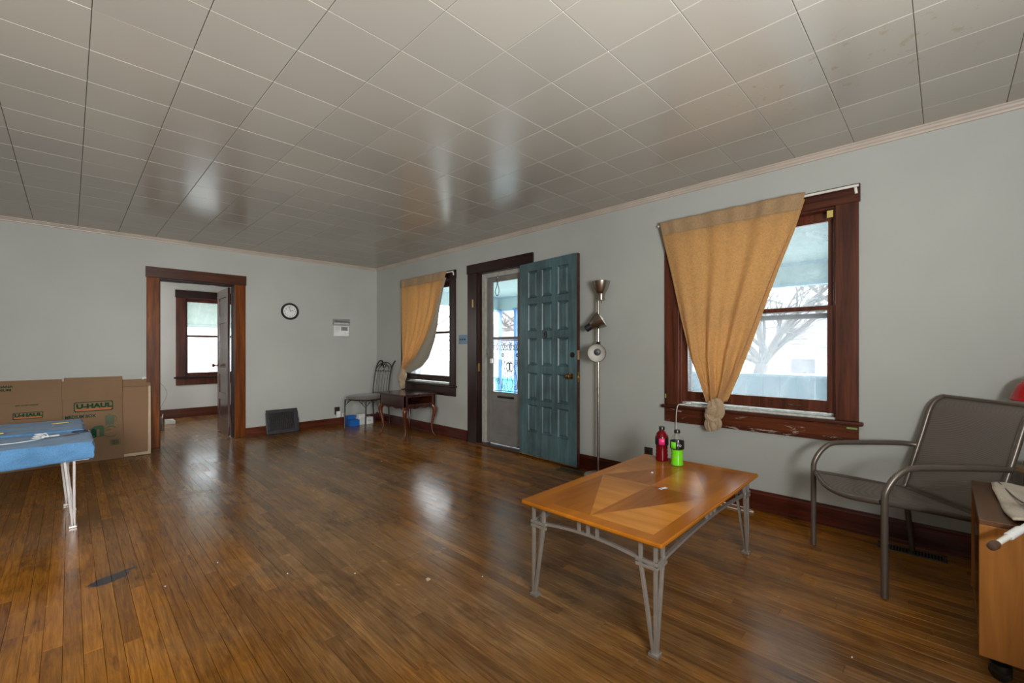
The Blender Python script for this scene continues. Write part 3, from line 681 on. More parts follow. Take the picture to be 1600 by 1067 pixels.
# the room lies at world -x; local -y of this frame is world -x*... decide numerically
ly = (Matrix.Rotation(ang, 3, 'Z') @ Vector((0, 1, 0)))
SIGN = 1 if ly.x > 0 else -1
flipy(b); b.build('door_body', 'teal', T, local=True)
for cx0, cx1 in cols:
    for rz0, rz1 in rows:
        g = .004; p = MB(); xa, xb, za, zb = cx0+g, cx1-g, rz0+g, rz1-g; i1, i2 = .010, .030
        L0 = [(xa, za), (xb, za), (xb, zb), (xa, zb)]
        def ring(ins, y): return [(xa+ins, y, za+ins), (xb-ins, y, za+ins), (xb-ins, y, zb-ins), (xa+ins, y, zb-ins)]
        V = ring(0, .016)+ring(0, .002)+ring(i1, .0135)+ring(i2, .001); F = []
        for k in range(3):
            for q in range(4): F.append((k*4+q, k*4+(q+1) % 4, (k+1)*4+(q+1) % 4, (k+1)*4+q))
        F.append((12, 13, 14, 15)); p.add(V, F); flipy(p); p.build('raised_panel', 'teal', T, local=True)
p = MB(); p.box(DW, DW+.003, .001, DT, 0, DH); flipy(p); p.build('door_edge', 'door_edge', T, local=True)
p = MB(); p.box(0, DW, 0, DT, -.010, 0); flipy(p); p.build('door_bottom_strip', 'brass', T, local=True)
def on_door(b_, x, z, front=True, depth=0):
    Mx = Matrix.Translation((x, SIGN*(-depth if front else DT+depth), z)) @ Matrix.Rotation(R(90 if (front == (SIGN > 0)) else -90), 4, 'X')
    b_.v = [tuple(Mx @ Vector(v)) for v in b_.v]; return b_
kn = [(0, 0), (.032, 0), (.030, .006), (.012, .010), (.011, .030), (.022, .036), (.028, .048), (.026, .060), (.016, .067), (0, .068)]
kx = DW-.072
for fr in (True, False):
    on_door(MB().lathe(kn, n=20), kx, .885, fr).build('brass_knob', 'brass', T, local=True, smooth=True)
on_door(MB().lathe([(0, 0), (.026, 0), (.026, .010), (.018, .014), (0, .015)], n=20), kx+.020, 1.095, True).build('deadbolt', 'black', T, local=True, smooth=True)
on_door(MB().lathe([(0, 0), (.028, 0), (.026, .016), (0, .018)], n=20), kx+.020, 1.095, False).build('deadbolt', 'black', T, local=True, smooth=True)
pk = on_door(MB().lathe([(0, 0), (.028, 0), (.026, .006), (.012, .006), (.012, .002), (0, .002)], n=20, sy=1.35), DW/2-.012, 1.305, True).build('peephole', 'black', T, local=True, smooth=True)
p = MB(); p.box(DW+.003, DW+.0045, .010, .034, .83, .93).box(DW+.003, DW+.014, .016, .028, .872, .892); flipy(p); p.build('latch_plate', 'brass', T, local=True)
p = MB(); p.box(DW+.003, DW+.0045, .008, .036, 1.05, 1.14); flipy(p); p.build('latch_plate', plain('raw_wood_patch', (.40, .22, .10, 1), .6), T, local=True)
# storm door
xs_, xe = XR+.092, XR+.125
T = thing('door_4', kind='structure', loc=(xs_, 3.76, 0)); ya, yb = 3.452, 4.072
b = MB(); b.box(xs_, xe, ya, ya+.085, .026, 2.055).box(xs_, xe, yb-.085, yb, .026, 2.055).box(xs_, xe, ya+.085, yb-.085, 2.00, 2.055).box(xs_, xe, ya+.085, yb-.085, .545, .655).box(xs_, xe, ya+.085, yb-.085, .026, .15)
b.build('door_frame', 'storm', T, bevel=.004)
MB().box(xs_+.010, xe-.008, ya+.085, yb-.085, .15, .545).build('kick_panel', 'storm', T)
MB().box(xs_+.004, xe-.004, ya+.085, yb-.085, 1.292, 1.325).build('middle_rail', 'storm', T, bevel=.003)
MB().box(xs_+.014, xs_+.018, ya+.083, yb-.083, 1.325, 2.00).build('pane', 'glass_clean', T); MB().box(xs_+.014, xs_+.018, ya+.083, yb-.083, .655, 1.292).build('pane', 'glass_clean', T)
MB().box(xs_+.006, xs_+.012, yb-.098, yb-.085, .655, 2.0).box(xs_+.006, xs_+.012, ya+.085, ya+.098, .655, 2.0).build('glazing_bead', 'storm', T)
MB().tube([(xs_-.014, 3.62, .60), (xs_-.014, 3.85, .60)], .013, 8).box(xs_-.014, xs_, 3.60, 3.87, .588, .612).build('closer_tube', 'black', T, smooth=True)
MB().box(xs_-.022, xs_, 4.03, 4.052, 1.08, 1.19).tube([(xs_-.02, 4.04, 1.11), (xs_-.04, 4.03, 1.12), (xs_-.042, 3.99, 1.12)], .006, 6).build('latch_handle', 'storm', T, smooth=True)
MB().box(xs_-.028, xs_-.002, 3.955, 3.99, 1.005, 1.06).build('small_mail_clip', 'white_metal', T)
# scrollwork grille behind the lower glass
g = MB(); gx = xe+.012
def scroll(cy, cz, r, turns, start, sgn):
    pts = []
    for i in range(22):
        t = i/21; a = start+sgn*turns*2*math.pi*t; rr = r*(1-.82*t); pts.append((gx, cy+rr*math.cos(a), cz+rr*math.sin(a)))
    return pts
yc = (ya+yb)/2
for k in range(-2, 3):
    cy = yc+k*.118
    g.tube(scroll(cy-.028, 1.205, .055, 1.5, R(90), 1), .0042, 5); g.tube(scroll(cy+.03, 1.2, .05, 1.5, R(90), -1), .0042, 5)
g.tube(arc((yc-.045, .965), .060, 0, 2*math.pi, 20, 'yz', gx)[:-1], .0055, 6, closed=True)
for sy in (-1, 1):
    c0 = yc-.045
    g.tube(smooth_path([(gx, c0+sy*.02, 1.15), (gx, c0+sy*.05, 1.06), (gx, c0+sy*.062, 1.0)], 5), .0042, 5)
    g.tube(scroll(c0+sy*.11, 1.015, .04, 1.6, R(-90), sy), .0042, 5); g.tube(scroll(c0+sy*.055, .885, .03, 1.4, R(90), sy), .004, 5)
    g.tube(smooth_path([(gx, c0+sy*.075, .99), (gx, c0+sy*.11, .85), (gx, c0+sy*.15, .67)], 5), .0042, 5)
    g.tube(smooth_path([(gx, c0+sy*.02, .86), (gx, c0+sy*.05, .76), (gx, c0+sy*.02, .67)], 5), .004, 5); g.tube(scroll(c0+sy*.10, .72, .035, 1.4, R(90), -sy), .004, 5)
    g.tube(scroll(c0+sy*.2, .78, .045, 1.5, R(0), sy), .004, 5); g.tube([(gx, c0+sy*.205, .66), (gx, c0+sy*.205, 1.29)], .0042, 5)
g.tube([(gx, ya+.08, .668), (gx, yb-.08, .668)], .005, 5); g.tube([(gx, ya+.08, 1.282), (gx, yb-.08, 1.282)], .005, 5)
gr = g.build('scroll_grille', 'black_metal', T, smooth=True)
MB().box(gx-.005, gx+.005, yc-.055, yc-.035, .925, 1.0).box(gx-.005, gx+.005, yc-.083, yc-.007, 1.0, 1.014).box(gx-.005, gx+.005, yc-.07, yc-.02, .919, .928).build('letter', 'black_metal', gr)
for (fy_, fz) in ((yc+.075, 1.105), (yc-.17, 1.105)):
    s_ = MB()
    for k in range(6):
        a = k*math.pi/3; s_.blob((gx, fy_+.016*math.cos(a), fz+.016*math.sin(a)), (.004, .010, .010), 8, 0)
    s_.build('flower_rosette', 'black_metal', gr, smooth=True)

# spring chain hanging from entry head
b = MB(); cx, cy = XR+.045, 3.83
b.tube([(cx, cy, 2.065), (cx, cy, 2.04)], .004, 6)
pts = [(cx+.008*math.cos(i*1.6), cy+.008*math.sin(i*1.6), 2.045-.0022*i) for i in range(42)]; b.tube(pts, .0022, 5)
b2 = MB(); b2.tube(smooth_path([(cx, cy-.004, 1.955), (cx, cy-.022, 1.90), (cx, cy-.024, 1.86), (cx, cy+.006, 1.822), (cx, cy+.042, 1.86), (cx, cy+.034, 1.90), (cx, cy+.012, 1.955), (cx, cy+.016, 2.02)], 5), .0042, 6)
T = thing('door_chain', 'small spring with a black loop hanging at the top of the entry opening', 'chain', (cx, cy, 2.06))
b.build('spring', 'nickel', T, smooth=True); b2.build('loop', 'black', T, smooth=True)

# ------------------------------------------------------------------ curtains
def curtain(name, label, xp, ltab, rtab, ztop, zbot, nf, hem, knot, kc, seed, anc):
    T = thing(name, label, 'curtain', (xp, anc, ztop)); rr = random.Random(seed)
    ph = [rr.uniform(0, 6) for _ in range(4)]
    def f(u, v, dx=0):
        z = ztop+(zbot-ztop)*v; yl, yr = interp(ltab, z), interp(rtab, z)
        uu = u+.035*math.sin(5*v+ph[0])*math.sin(math.pi*u)
        amp = .011+.030*min(1, v*1.15)**1.4
        x = xp-amp*.55*math.sin(2*math.pi*nf*uu+ph[1]+.8*v)-amp*.35*math.sin(2*math.pi*nf*1.9*uu+ph[2]-1.3*v)-.012*v-.012*math.sin(math.pi*u)*v
        sag = .006*math.sin(2*math.pi*3*u)*(1-v)*0
        return (x+dx, yl+(yr-yl)*u, z+sag)
    MB().grid(lambda u, v: f(u, v), 90, 70).build('curtain_cloth', 'curtain', T, smooth=True, solid=.0015, fix=False)
    vh = hem/(ztop-zbot)
    MB().grid(lambda u, v: (lambda p: (p[0]-.0045-.0035*math.sin(40*u+3*math.sin(9*u)), p[1], p[2]+.006))(f(u, v*vh)), 90, 6).build('heading_band', 'curtain_hem', T, smooth=True, solid=.0015, fix=False)
    # rolled edge folds on the open side
    k = MB(); ky, kz, kw, kh = kc
    def fold(path, rad, sd, n=40):
        """a fat twisted roll of cloth with ridges running along it"""
        P = smooth_path(path, 7); vs = []; kk = len(P)
        for i, p in enumerate(P):
            t = i/(kk-1); d = (P[min(i+1, kk-1)]-P[max(i-1, 0)]).normalized(); a_ = Vector((1, 0, 0)); a_ = (a_-d*a_.dot(d)).normalized(); b_ = d.cross(a_)
            r0 = rad*(.55+.45*math.sin(math.pi*min(1, max(0, .12+.76*t))))
            for j in range(n):
                th = 2*math.pi*j/n; q = r0*(1+.17*math.sin(3*th+sd+2*t)+.12*math.sin(8*th-3*t+sd)+.05*math.sin(15*th+5*t)); vs.append(p+a_*math.cos(th)*q*.75+b_*math.sin(th)*q)
        fs = [(i*n+j, i*n+(j+1) % n, (i+1)*n+(j+1) % n, (i+1)*n+j) for i in range(kk-1) for j in range(n)]
        fs += [tuple(range(n))[::-1], tuple((kk-1)*n+j for j in range(n))]; k.add(vs, fs)
    x_ = xp-.030
    fold([(x_, ky+kw*.05, kz+.04), (x_-.008, ky-.1*kw, kz), (x_-.004, ky-.15*kw, kz-kh*.25), (x_, ky+.05*kw, kz-kh*.45)], kw*.44, 1)
    fold([(x_+.012, ky-kw*.38, kz-kh*.06), (x_-.030, ky-.15*kw, kz-kh*.10), (x_-.036, ky+kw*.20, kz-kh*.26), (x_+.006, ky+kw*.42, kz-kh*.42)], kw*.20, 2.2)
    fold([(x_+.006, ky+kw*.40, kz-kh*.16), (x_-.026, ky+.30*kw, kz-kh*.45), (x_-.028, ky-kw*.05, kz-kh*.60), (x_, ky-kw*.34, kz-kh*.52)], kw*.21, 4)
    fold([(x_, ky+.10*kw, kz-kh*.45), (x_-.012, ky+kw*.12, kz-kh*.72), (x_-.01, ky+.02*kw, kz-kh*1.0)], kw*.36, 5.1)
    fold([(x_-.01, ky-.18*kw, kz-kh*.50), (x_-.022, ky-kw*.30, kz-kh*.68), (x_-.008, ky-.10*kw, kz-kh*.88)], kw*.22, 6.6)
    k.build('knot', 'curtain_knot', T, smooth=True, subsurf=1, fix=False)
    return T
T1 = curtain('curtain', 'tan patterned curtain knotted at the bottom, over the largest window', 3.499,
        [(.77, 1.322), (1.103, 1.455), (1.45, 1.54), (1.792, 1.612), (2.12, 1.690), (2.245, 1.719)], [(.77, 1.195), (.95, 1.118), (1.25, 1.008), (1.50, .925), (1.746, .842), (2.0, .745), (2.235, .672)], 2.238, .768, 3.2, .115, None, (1.255, .752, .125, .20), 5, 1.2)
T2 = curtain('curtain', 'tan curtain tied to one side, hanging over the wooden side table', 3.502,
        [(.84, 5.735), (1.0, 5.755), (1.6, 5.782), (2.2, 5.80)], [(.84, 5.66), (.877, 5.645), (1.065, 5.373), (1.367, 5.10), (1.66, 4.936), (2.013, 4.800), (2.2, 4.70)], 2.205, .835, 3.4, .115, None, (5.70, .830, .125, .24), 9, 5.3)
# turned-back edge of the corner curtain, seen from its greyer reverse
ot = [(.815, 5.60), (.927, 5.243), (1.056, 5.071), (1.293, 4.94), (1.483, 4.885), (1.724, 4.847), (2.01, 4.775), (2.13, 4.72)]
it = [(.815, 5.78), (.877, 5.74), (1.065, 5.46), (1.367, 5.18), (1.66, 5.0), (2.013, 4.86), (2.13, 4.79)]
MB().grid(lambda u, v: (3.52+.012*math.sin(u*9+v*3)-.02*v, interp(it, 2.13-1.30*v)+(interp(ot, 2.13-1.30*v)-interp(it, 2.13-1.30*v))*u, 2.13-1.30*v), 16, 60).build('turned_edge', 'curtain_grey', T2, smooth=True, solid=.0015, fix=False)
et = [(.77, 1.195), (.95, 1.118), (1.25, 1.008), (1.50, .925), (1.746, .842), (2.0, .745), (2.235, .672)]
MB().grid(lambda u, v: (3.515-.018*v+.008*math.cos(u*6), interp(et, 2.20-1.42*v)+(.035-.047*u)*(.5+v), 2.20-1.42*v), 8, 60).build('rolled_edge', 'curtain', T1, smooth=True, solid=.0015, fix=False)
for nm, lab, y0_, y1_, z in (('curtain_rod', 'white flat curtain rod curving into the frame of the largest window', .408, 1.72, 2.222), ('curtain_rod', 'white flat curtain rod over the window nearest the corner', 4.60, 5.815, 2.195)):
    P_ = smooth_path([(3.552, y0_-.004, z-.045), (3.548, y0_, z-.012), (3.533, y0_+.006, z), (3.527, y0_+.035, z), (3.527, (y0_+y1_)/2, z), (3.527, y1_-.03, z), (3.535, y1_-.006, z), (3.555, y1_, z)], 4)
    tag(MB().tube(P_, .0085, 8).build(nm, 'white_metal', smooth=True), lab, 'curtain rod')

# ------------------------------------------------------------------ coffee table
def star_leg(T, cx, cy, sx, sy, zb, ztop, sp, mat, foot_mat, band=True):
    """three slim bars meeting in one foot; sx, sy point inwards"""
    b = MB(); w_ = .014
    for dx, dy in ((0, 0), (sp*sx, 0), (0, sp*sy)):
        top = (cx+dx, cy+dy, zb); b.bar((cx+dx*.13, cy+dy*.13, .012), top, w_, w_, up=(0, 1, 0)); b.bar(top, (cx+dx, cy+dy, ztop), w_, w_, up=(0, 1, 0))
    leg = b.build('leg', mat, T, bevel=.0015)
    MB().box(cx-.014+min(0, sx*.012), cx+.014+max(0, sx*.012), cy-.014+min(0, sy*.012), cy+.014+max(0, sy*.012), .0005, .014).build('foot', foot_mat, leg, bevel=.002)
    if band:
        c = MB(); e = .012
        for z in (zb-.012, zb+.006):
            c.box(*sorted((cx-sx*e, cx+sx*(sp+e+.006))), cy-.011 if sy > 0 else cy-.001, cy+.001 if sy > 0 else cy+.011, z, z+.013)
            c.box(cx-.011 if sx > 0 else cx-.001, cx+.001 if sx > 0 else cx+.011, *sorted((cy-sy*e, cy+sy*(sp+e+.006))), z, z+.013)
        c.build('corner_band', mat, leg, bevel=.001)
    return leg
def coffee_frame(T, xa, xb, ya, yb, ztop, zb, mat, foot, sp=.062, rails=True):
    for cx, sx in ((xa, 1), (xb, -1)):
        for cy, sy in ((ya, 1), (yb, -1)): star_leg(T, cx, cy, sx, sy, zb, ztop, sp, mat, foot)
    MB().box(xa-.008, xb+.008, ya-.008, ya+.008, ztop-.012, ztop).box(xa-.008, xb+.008, yb-.008, yb+.008, ztop-.012, ztop).box(xa-.008, xa+.008, ya, yb, ztop-.012, ztop).box(xb-.008, xb+.008, ya, yb, ztop-.012, ztop).build('top_frame', mat, T)
    if rails:
        for side in range(4):
            b = MB(); N_ = 16; hi = .030; P_ = []
            for i in range(N_+1):
                t = i/N_; h_ = zb+.004+hi*math.sin(math.pi*t)
                if side < 2: P_.append((xa+(xb-xa)*t, (ya, yb)[side], h_))
                else: P_.append(((xa, xb)[side-2], ya+(yb-ya)*t, h_))
            for p, q in zip(P_, P_[1:]): b.bar(p, q, .014, .012, up=(0, 0, 1))
            b.build('arched_rail', mat, T)
            for k in (-1, 0, 1):
                c = MB(); t = .5+k*(.045 if side < 2 else .075); h_ = zb+hi*math.sin(math.pi*t)
                x_, y_ = ((xa+(xb-xa)*t, (ya, yb)[side]) if side < 2 else ((xa, xb)[side-2], ya+(yb-ya)*t)); c.box(x_-.006, x_+.006, y_-.006, y_+.006, h_, ztop-.01); c.build('spindle', mat, T)
CT = thing('coffee_table', 'low coffee table with a honey star-inlaid top and silver metal legs', 'table', (2.158, 1.105, 0), rotz=R(1.1))
def lc(b): return b
hx, hy = .632, .352
TT = CT
sv = dict(ROOT); ROOT[CT] = Matrix()    # build the table in its own coordinates
coffee_frame(CT, -hx+.045, hx-.045, -hy+.045, hy-.045, .438, .345, 'silver', 'silver_foot')
b = MB(); b.cbox(-hx, hx, -hy, hy, .438, .458, .006); top = b.build('tabletop', 'table_border', CT, smooth=False)
bw = .062; ix, iy = hx-bw, hy-bw
def tri(pts, mat, z=.4592):
    m = MB(); m.prism(pts, lambda a_, b_, t: (a_, b_, t), .4555, z); return m.build('veneer_panel', mat, top)
L_, D_ = 'table_light', 'table_dark'
tri([(-ix, 0), (-ix, iy), (0, iy)], D_); tri([(-ix, 0), (0, 0), (0, iy)], L_)
tri([(-ix, 0), (0, -iy), (0, 0)], D_, .4590); tri([(-ix, 0), (-ix, -iy), (0, -iy)], L_)
tri([(0, 0), (ix, 0), (0, iy)], D_, .4588); tri([(0, iy), (ix, iy), (ix, 0)], L_, .4589)
tri([(0, 0), (0, -iy), (ix, 0)], L_, .4588); tri([(0, -iy), (ix, -iy), (ix, 0)], D_, .4590)
for pts in ([(-hx+.004, -hy+.004), (hx-.004, -hy+.004), (ix, -iy), (-ix, -iy)], [(-hx+.004, hy-.004), (-ix, iy), (ix, iy), (hx-.004, hy-.004)], [(-hx+.004, -hy+.004), (-ix, -iy), (-ix, iy), (-hx+.004, hy-.004)], [(hx-.004, -hy+.004), (hx-.004, hy-.004), (ix, iy), (ix, -iy)]):
    m = MB(); m.prism([(a_*.9995, b_*.9995) for a_, b_ in pts], lambda a_, b_, t: (a_, b_, t), .4555, .4589); m.build('border_strip', 'table_border', top)
ROOT[CT] = Matrix.Translation((2.158, 1.105, 0)) @ Matrix.Rotation(R(1.1), 4, 'Z')
ZTB = .4594

# bottles
def bottle(label, x, y, rz, glass, drink, fill, lab, accent, words):
    T = thing('bottle', label, 'bottle', (x, y, ZTB), rotz=rz)
    pr = [(.030, 0), (.037, .004), (.039, .018), (.036, .030), (.039, .040), (.0355, .052), (.038, .062), (.035, .074), (.0375, .084), (.036, .098), (.040, .106), (.0405, .150), (.039, .160), (.031, .178), (.019, .190), (.015, .196), (.015, .203)]
    MB().lathe(pr, n=28).build('bottle_body', glass, T, local=True, smooth=True)
    pi = [(r_*.93, max(.003, z_)) for r_, z_ in pr if z_ < fill]+[(interp([(z_, r_) for r_, z_ in pr], fill)*.93, fill)]
    MB().lathe(pi, n=28).build('drink', drink, T, local=True, smooth=True)
    MB().lathe([(.0412, .104), (.0418, .106), (.0418, .150), (.0412, .152), (.0405, .152), (.0405, .104), (.0412, .104)], n=28, caps=False).build('wrap_label', 'label_black', T, local=True, smooth=True)
    def patch(a0, a1, z0, z1, r, mat, nm):
        m = MB(); m.grid(lambda u, v: (r*math.cos(a0+(a1-a0)*u), r*math.sin(a0+(a1-a0)*u), z0+(z1-z0)*v), 8, 2); return m.build(nm, mat, T, local=True, smooth=True, solid=.0004, fix=False)
    patch(R(-32), R(18), .108, .148, .0425, accent, 'label_panel')
    MB().lathe([(.017, .199), (.0185, .200), (.0185, .216), (.017, .219), (0, .219)], n=20).build('bottle_cap', 'black', T, local=True, smooth=True)
    a = R(28)
    if words: text('lettering', words, .019, (.0435*math.cos(a), .0435*math.sin(a), .124), (R(90), 0, a+R(90)), 'white', T, extr=.0002)
    return T
bottle('red drink bottle with a pink label, standing on the coffee table', 2.690, 1.300, R(212), 'red_drink', 'red_drink', .17, None, 'pink', None)
bottle('bottle half full of bright green drink, standing on the coffee table', 2.648, 1.180, R(175), 'clear_plastic', 'green_drink', .098, None, 'lime', 'PO')
b = MB(); b.box(-.024, .024, -.009, .009, 0, .0012); o = thing('paper_label', 'small torn white paper label lying on the coffee table', 'label', (2.155, 1.035, ZTB+.0003), rotz=R(-18)); b.build('paper', 'paper', o, local=True); MB().box(-.018, -.010, -.005, .005, .0012, .0015).box(-.006, .010, .000, .003, .0012, .0015).build('print', 'label_black', o, local=True)
tag(MB().box(2.375, 2.385, 1.205, 1.213, ZTB, ZTB+.005).build('crumb', 'paper'), 'tiny white crumb on the coffee table before the bottles', 'crumb')

# ------------------------------------------------------------------ patio chair with sling seat
FL, FR = Vector((3.141, .561, 0)), Vector((2.702, .202, 0)); BK = Vector((.634, -.773, 0))
PC = thing('patio_chair', 'taupe metal patio armchair with a woven sling seat beside the baseboard', 'chair', ((FL+FR)/2)[:], 0)
def cp(side, s, z, inn=0.0):   # side 0 = wall side, 1 = near side
    base = FL if side == 0 else FR; iw = (FR-FL).normalized()*(inn if side == 0 else -inn)
    p = base+BK*s+iw; return Vector((p.x, p.y, z))
for sd in (0, 1):
    arm = [(0, .006), (0, .30), (0, .455), (.006, .505), (.035, .560), (.075, .600), (.115, .617), (.20, .623), (.42, .626), (.50, .625)]
    MB().tube(smooth_path([cp(sd, s, z) for s, z in arm], 4)+[cp(sd, .545, .621, .010), cp(sd, .566, .617, .028)], .0145, 10).build('arm_and_front_leg', 'taupe', PC, smooth=True)
    bk = [(.527, .006), (.515, .12), (.500, .25), (.490, .34)]
    MB().tube([cp(sd, s, z, .03) for s, z in bk], [.012, .0135, .0145, .0145], 10).build('rear_leg', 'taupe', PC, smooth=True)
    fr = [(-.0, .447), (.15, .425), (.32, .395), (.44, .372), (.485, .378), (.502, .425), (.548, .577), (.585, .70), (.618, .815), (.640, .862), (.672, .893), (.70, .905)]
    MB().tube(smooth_path([cp(sd, s, z, .026) for s, z in fr], 4), .0135, 10).build('side_frame', 'taupe', PC, smooth=True)
def mid(t, s, z): return cp(0, s, z, .026).lerp(cp(1, s, z, .026), t)
MB().tube([mid(t/12, -.055*math.sin(math.pi*t/12), .447-.03*math.sin(math.pi*t/12)) for t in range(13)], .013, 10).build('front_bar', 'taupe', PC, smooth=True)
MB().tube([mid(t/6, .70, .905) for t in range(7)], .012, 8).build('top_bar', 'taupe', PC, smooth=True)
MB().tube([mid(t/6, .478, .355) for t in range(7)], .010, 8).build('back_stretcher', 'taupe', PC, smooth=True)
def seatf(u, v):
    s = -.03*math.sin(math.pi*u)*(1-v)+.475*v; z = interp([(0, .452), (.15, .428), (.32, .398), (.475, .374)], .475*v)-.018*math.sin(math.pi*u)*math.sin(math.pi*min(1, v+.15))-.026*math.sin(math.pi*u)*(1-v)**2
    return mid(u, s-.045*math.sin(math.pi*u)*(1-v)**2*.4, z)
MB().grid(seatf, 16, 16).build('seat', 'sling', PC, smooth=True, solid=.004, fix=False)
def backf(u, v):
    z = .385+.52*v; s = interp([(.372, .482), (.425, .502), (.577, .548), (.70, .585), (.815, .618), (.862, .640), (.893, .672), (.905, .70)], z)
    return mid(u, s+.018*math.sin(math.pi*u)*math.sin(math.pi*v), z)
MB().grid(backf, 16, 24).build('backrest', 'sling', PC, smooth=True, solid=.004, fix=False)

# ------------------------------------------------------------------ cabinet on castors with cloth and tube
xa, xb, ya, yb, zb, zt = 2.246, 2.885, -.52, -.085, .105, .583
CB = thing('cabinet', 'orange-brown wooden media cabinet on castors at the foot of the patio chair', 'cabinet', ((xa+xb)/2, (ya+yb)/2, 0))
MB().box(xa, xa+.018, ya, yb, zb, zt-.018).build('side_panel', 'cabinet', CB, bevel=.002); MB().box(xb-.018, xb, ya, yb, zb, zt-.018).build('side_panel', 'cabinet', CB, bevel=.002)
MB().box(xa, xb, ya, yb, zt-.018, zt).build('cabinet_top', 'cabinet_top', CB, bevel=.002)
MB().box(xa+.018, xb-.018, ya, yb-.004, zb, zb+.018).build('bottom_panel', 'cabinet', CB); MB().box(xa+.018, xb-.018, ya, ya+.008, zb+.018, zt-.018).build('back_panel', 'cabinet', CB)
MB().box(xa+.018, xb-.018, ya+.008, yb-.03, .335, .351).build('shelf', 'cabinet', CB)
MB().box(xa+.02, xb-.02, yb-.010, yb-.006, zb+.02, zt-.11).build('glass_front', 'glass_clean', CB)
for cx, cy in ((xa+.07, yb-.055), (xb-.07, yb-.055), (xa+.07, ya+.055), (xb-.07, ya+.055)):
    c = MB().lathe([(0, -.010), (.026, -.010), (.030, -.007), (.030, .007), (.026, .010), (0, .010)], c=(cx+.012, cy, .0305), n=20, mat=Matrix.Rotation(R(62), 4, 'Z') @ Matrix.Rotation(R(90), 4, 'X')).build('caster', 'black', CB, smooth=True)
    MB().box(cx-.03, cx+.03, cy-.03, cy+.03, zb-.006, zb).lathe([(.010, .05), (.010, zb-.006)], c=(cx, cy, 0), n=8).lathe([(.027, .038), (.031, .045), (.028, .066), (.012, .074), (0, .075)], c=(cx+.006, cy, 0), n=12).build('caster_mount', 'black', c, smooth=True)
# beige cloth with grey piping, spread over the cabinet top
def clothf(u, v):
    xe_ = [(0, 2.84), (1, 2.27)]; x_ = interp(xe_, v); yL = interp([(0, -.145), (.25, -.14), (.55, -.150), (.8, -.152), (1, -.165)], v)
    y_ = yL-(.36)*u; z_ = zt+.010+.006*math.sin(7*v+4*u)+.004*math.sin(17*u)+.004*noise.noise(Vector((x_*14, y_*14, 1)))
    return (x_+.02*u*math.sin(4*u), y_, z_)
T = thing('canvas_cloth', 'beige canvas cover with dark piping spread on the cabinet top', 'cloth', (2.55, -.3, zt))
MB().grid(clothf, 30, 40).build('cloth', 'towel_beige', T, smooth=True, solid=.008, fix=False)
MB().tube(smooth_path([(2.83, -.165, zt+.020), (2.70, -.178, zt+.021), (2.56, -.195, zt+.022), (2.50, -.21, zt+.022)], 6), .003, 6).build('piping', 'piping', T, smooth=True)
def strap(u, v): return (2.49-.16*v, -.205-.022*u-.03*v, zt+.0225+.003*math.sin(6*v))
MB().grid(strap, 3, 10).build('strap', 'towel_beige', T, smooth=True, solid=.004, fix=False)
MB().tube(smooth_path([(2.435, -.195, zt+.028), (2.43, -.22, zt+.033), (2.425, -.25, zt+.030)], 5), .004, 6).build('buckle', 'piping', T, smooth=True)
T = thing('white_tube', 'white metal tube with a brown rubber tip resting over the cabinet edge', 'tube', (2.2, -.15, .6))
A = Vector((2.064, -.1155, .562)); Bp = Vector((2.40, -.275, .632))
MB().tube([A, Bp, Bp+(Bp-A)*.8], .0085, 10).build('tube', 'white_metal', T, smooth=True)
dd = (Bp-A).normalized(); MB().tube([A-dd*.030, A-dd*.027, A-dd*.008, A+dd*.004], [.006, .0125, .0135, .0105], 12).build('rubber_tip', 'rubber_brown', T, smooth=True)
MB().tube([A+dd*.075, A+dd*.14], .0125, 10).build('tape', 'paper', T, smooth=True)

# wooden chair at the very edge of the picture: only its arm is in frame
T = thing('wooden_armchair', 'light wooden chair arm showing behind the cabinet cloth', 'chair', (3.2, -.55, 0))
ax = MB(); ax.prism([(3.255, -.215), (3.17, -.225), (3.10, -.30), (3.02, -.72), (3.07, -.75), (3.16, -.36)], lambda a_, b_, t: (a_, b_, t), .600, .622); ax.build('armrest', 'lightwood', T, bevel=.003)
MB().box(3.13, 3.17, -.33, -.29, 0.001, .60).box(3.03, 3.07, -.76, -.72, .001, .85).box(3.45, 3.49, -.33, -.29, 0.001, .60).box(3.40, 3.44, -.76, -.72, .001, .85).build('legs', 'lightwood', T, bevel=.003)
MB().box(3.10, 3.50, -.74, -.30, .40, .44).build('seat', 'lightwood', T, bevel=.004); MB().box(3.05, 3.42, -.755, -.735, .55, .84).build('backrest', 'lightwood', T, bevel=.004)
# red hooded lamp at the right edge
T = thing('red_lamp', 'red dome lamp shade cut off by the right edge of the picture', 'lamp', (3.40, -.345, 1.1))
MB().lathe([(.0, .118), (.030, .116), (.060, .100), (.085, .070), (.100, .035), (.107, .006), (.112, 0), (.112, -.006), (.104, -.006), (.100, .004), (.094, .032), (.078, .066), (.055, .094), (.028, .110), (0, .112)], c=(3.40, -.345, .925), n=36).build('lamp_shade', 'red_plastic', T, smooth=True)
MB().tube(smooth_path([(3.40, -.345, 1.04), (3.405, -.345, 1.075), (3.45, -.345, 1.10), (3.57, -.345, 1.10)], 6), .008, 8).build('bracket', 'red_plastic', T, smooth=True)
MB().box(3.565, XR-.0005, -.375, -.315, 1.05, 1.15).build('wall_plate', 'red_plastic', T, bevel=.004)

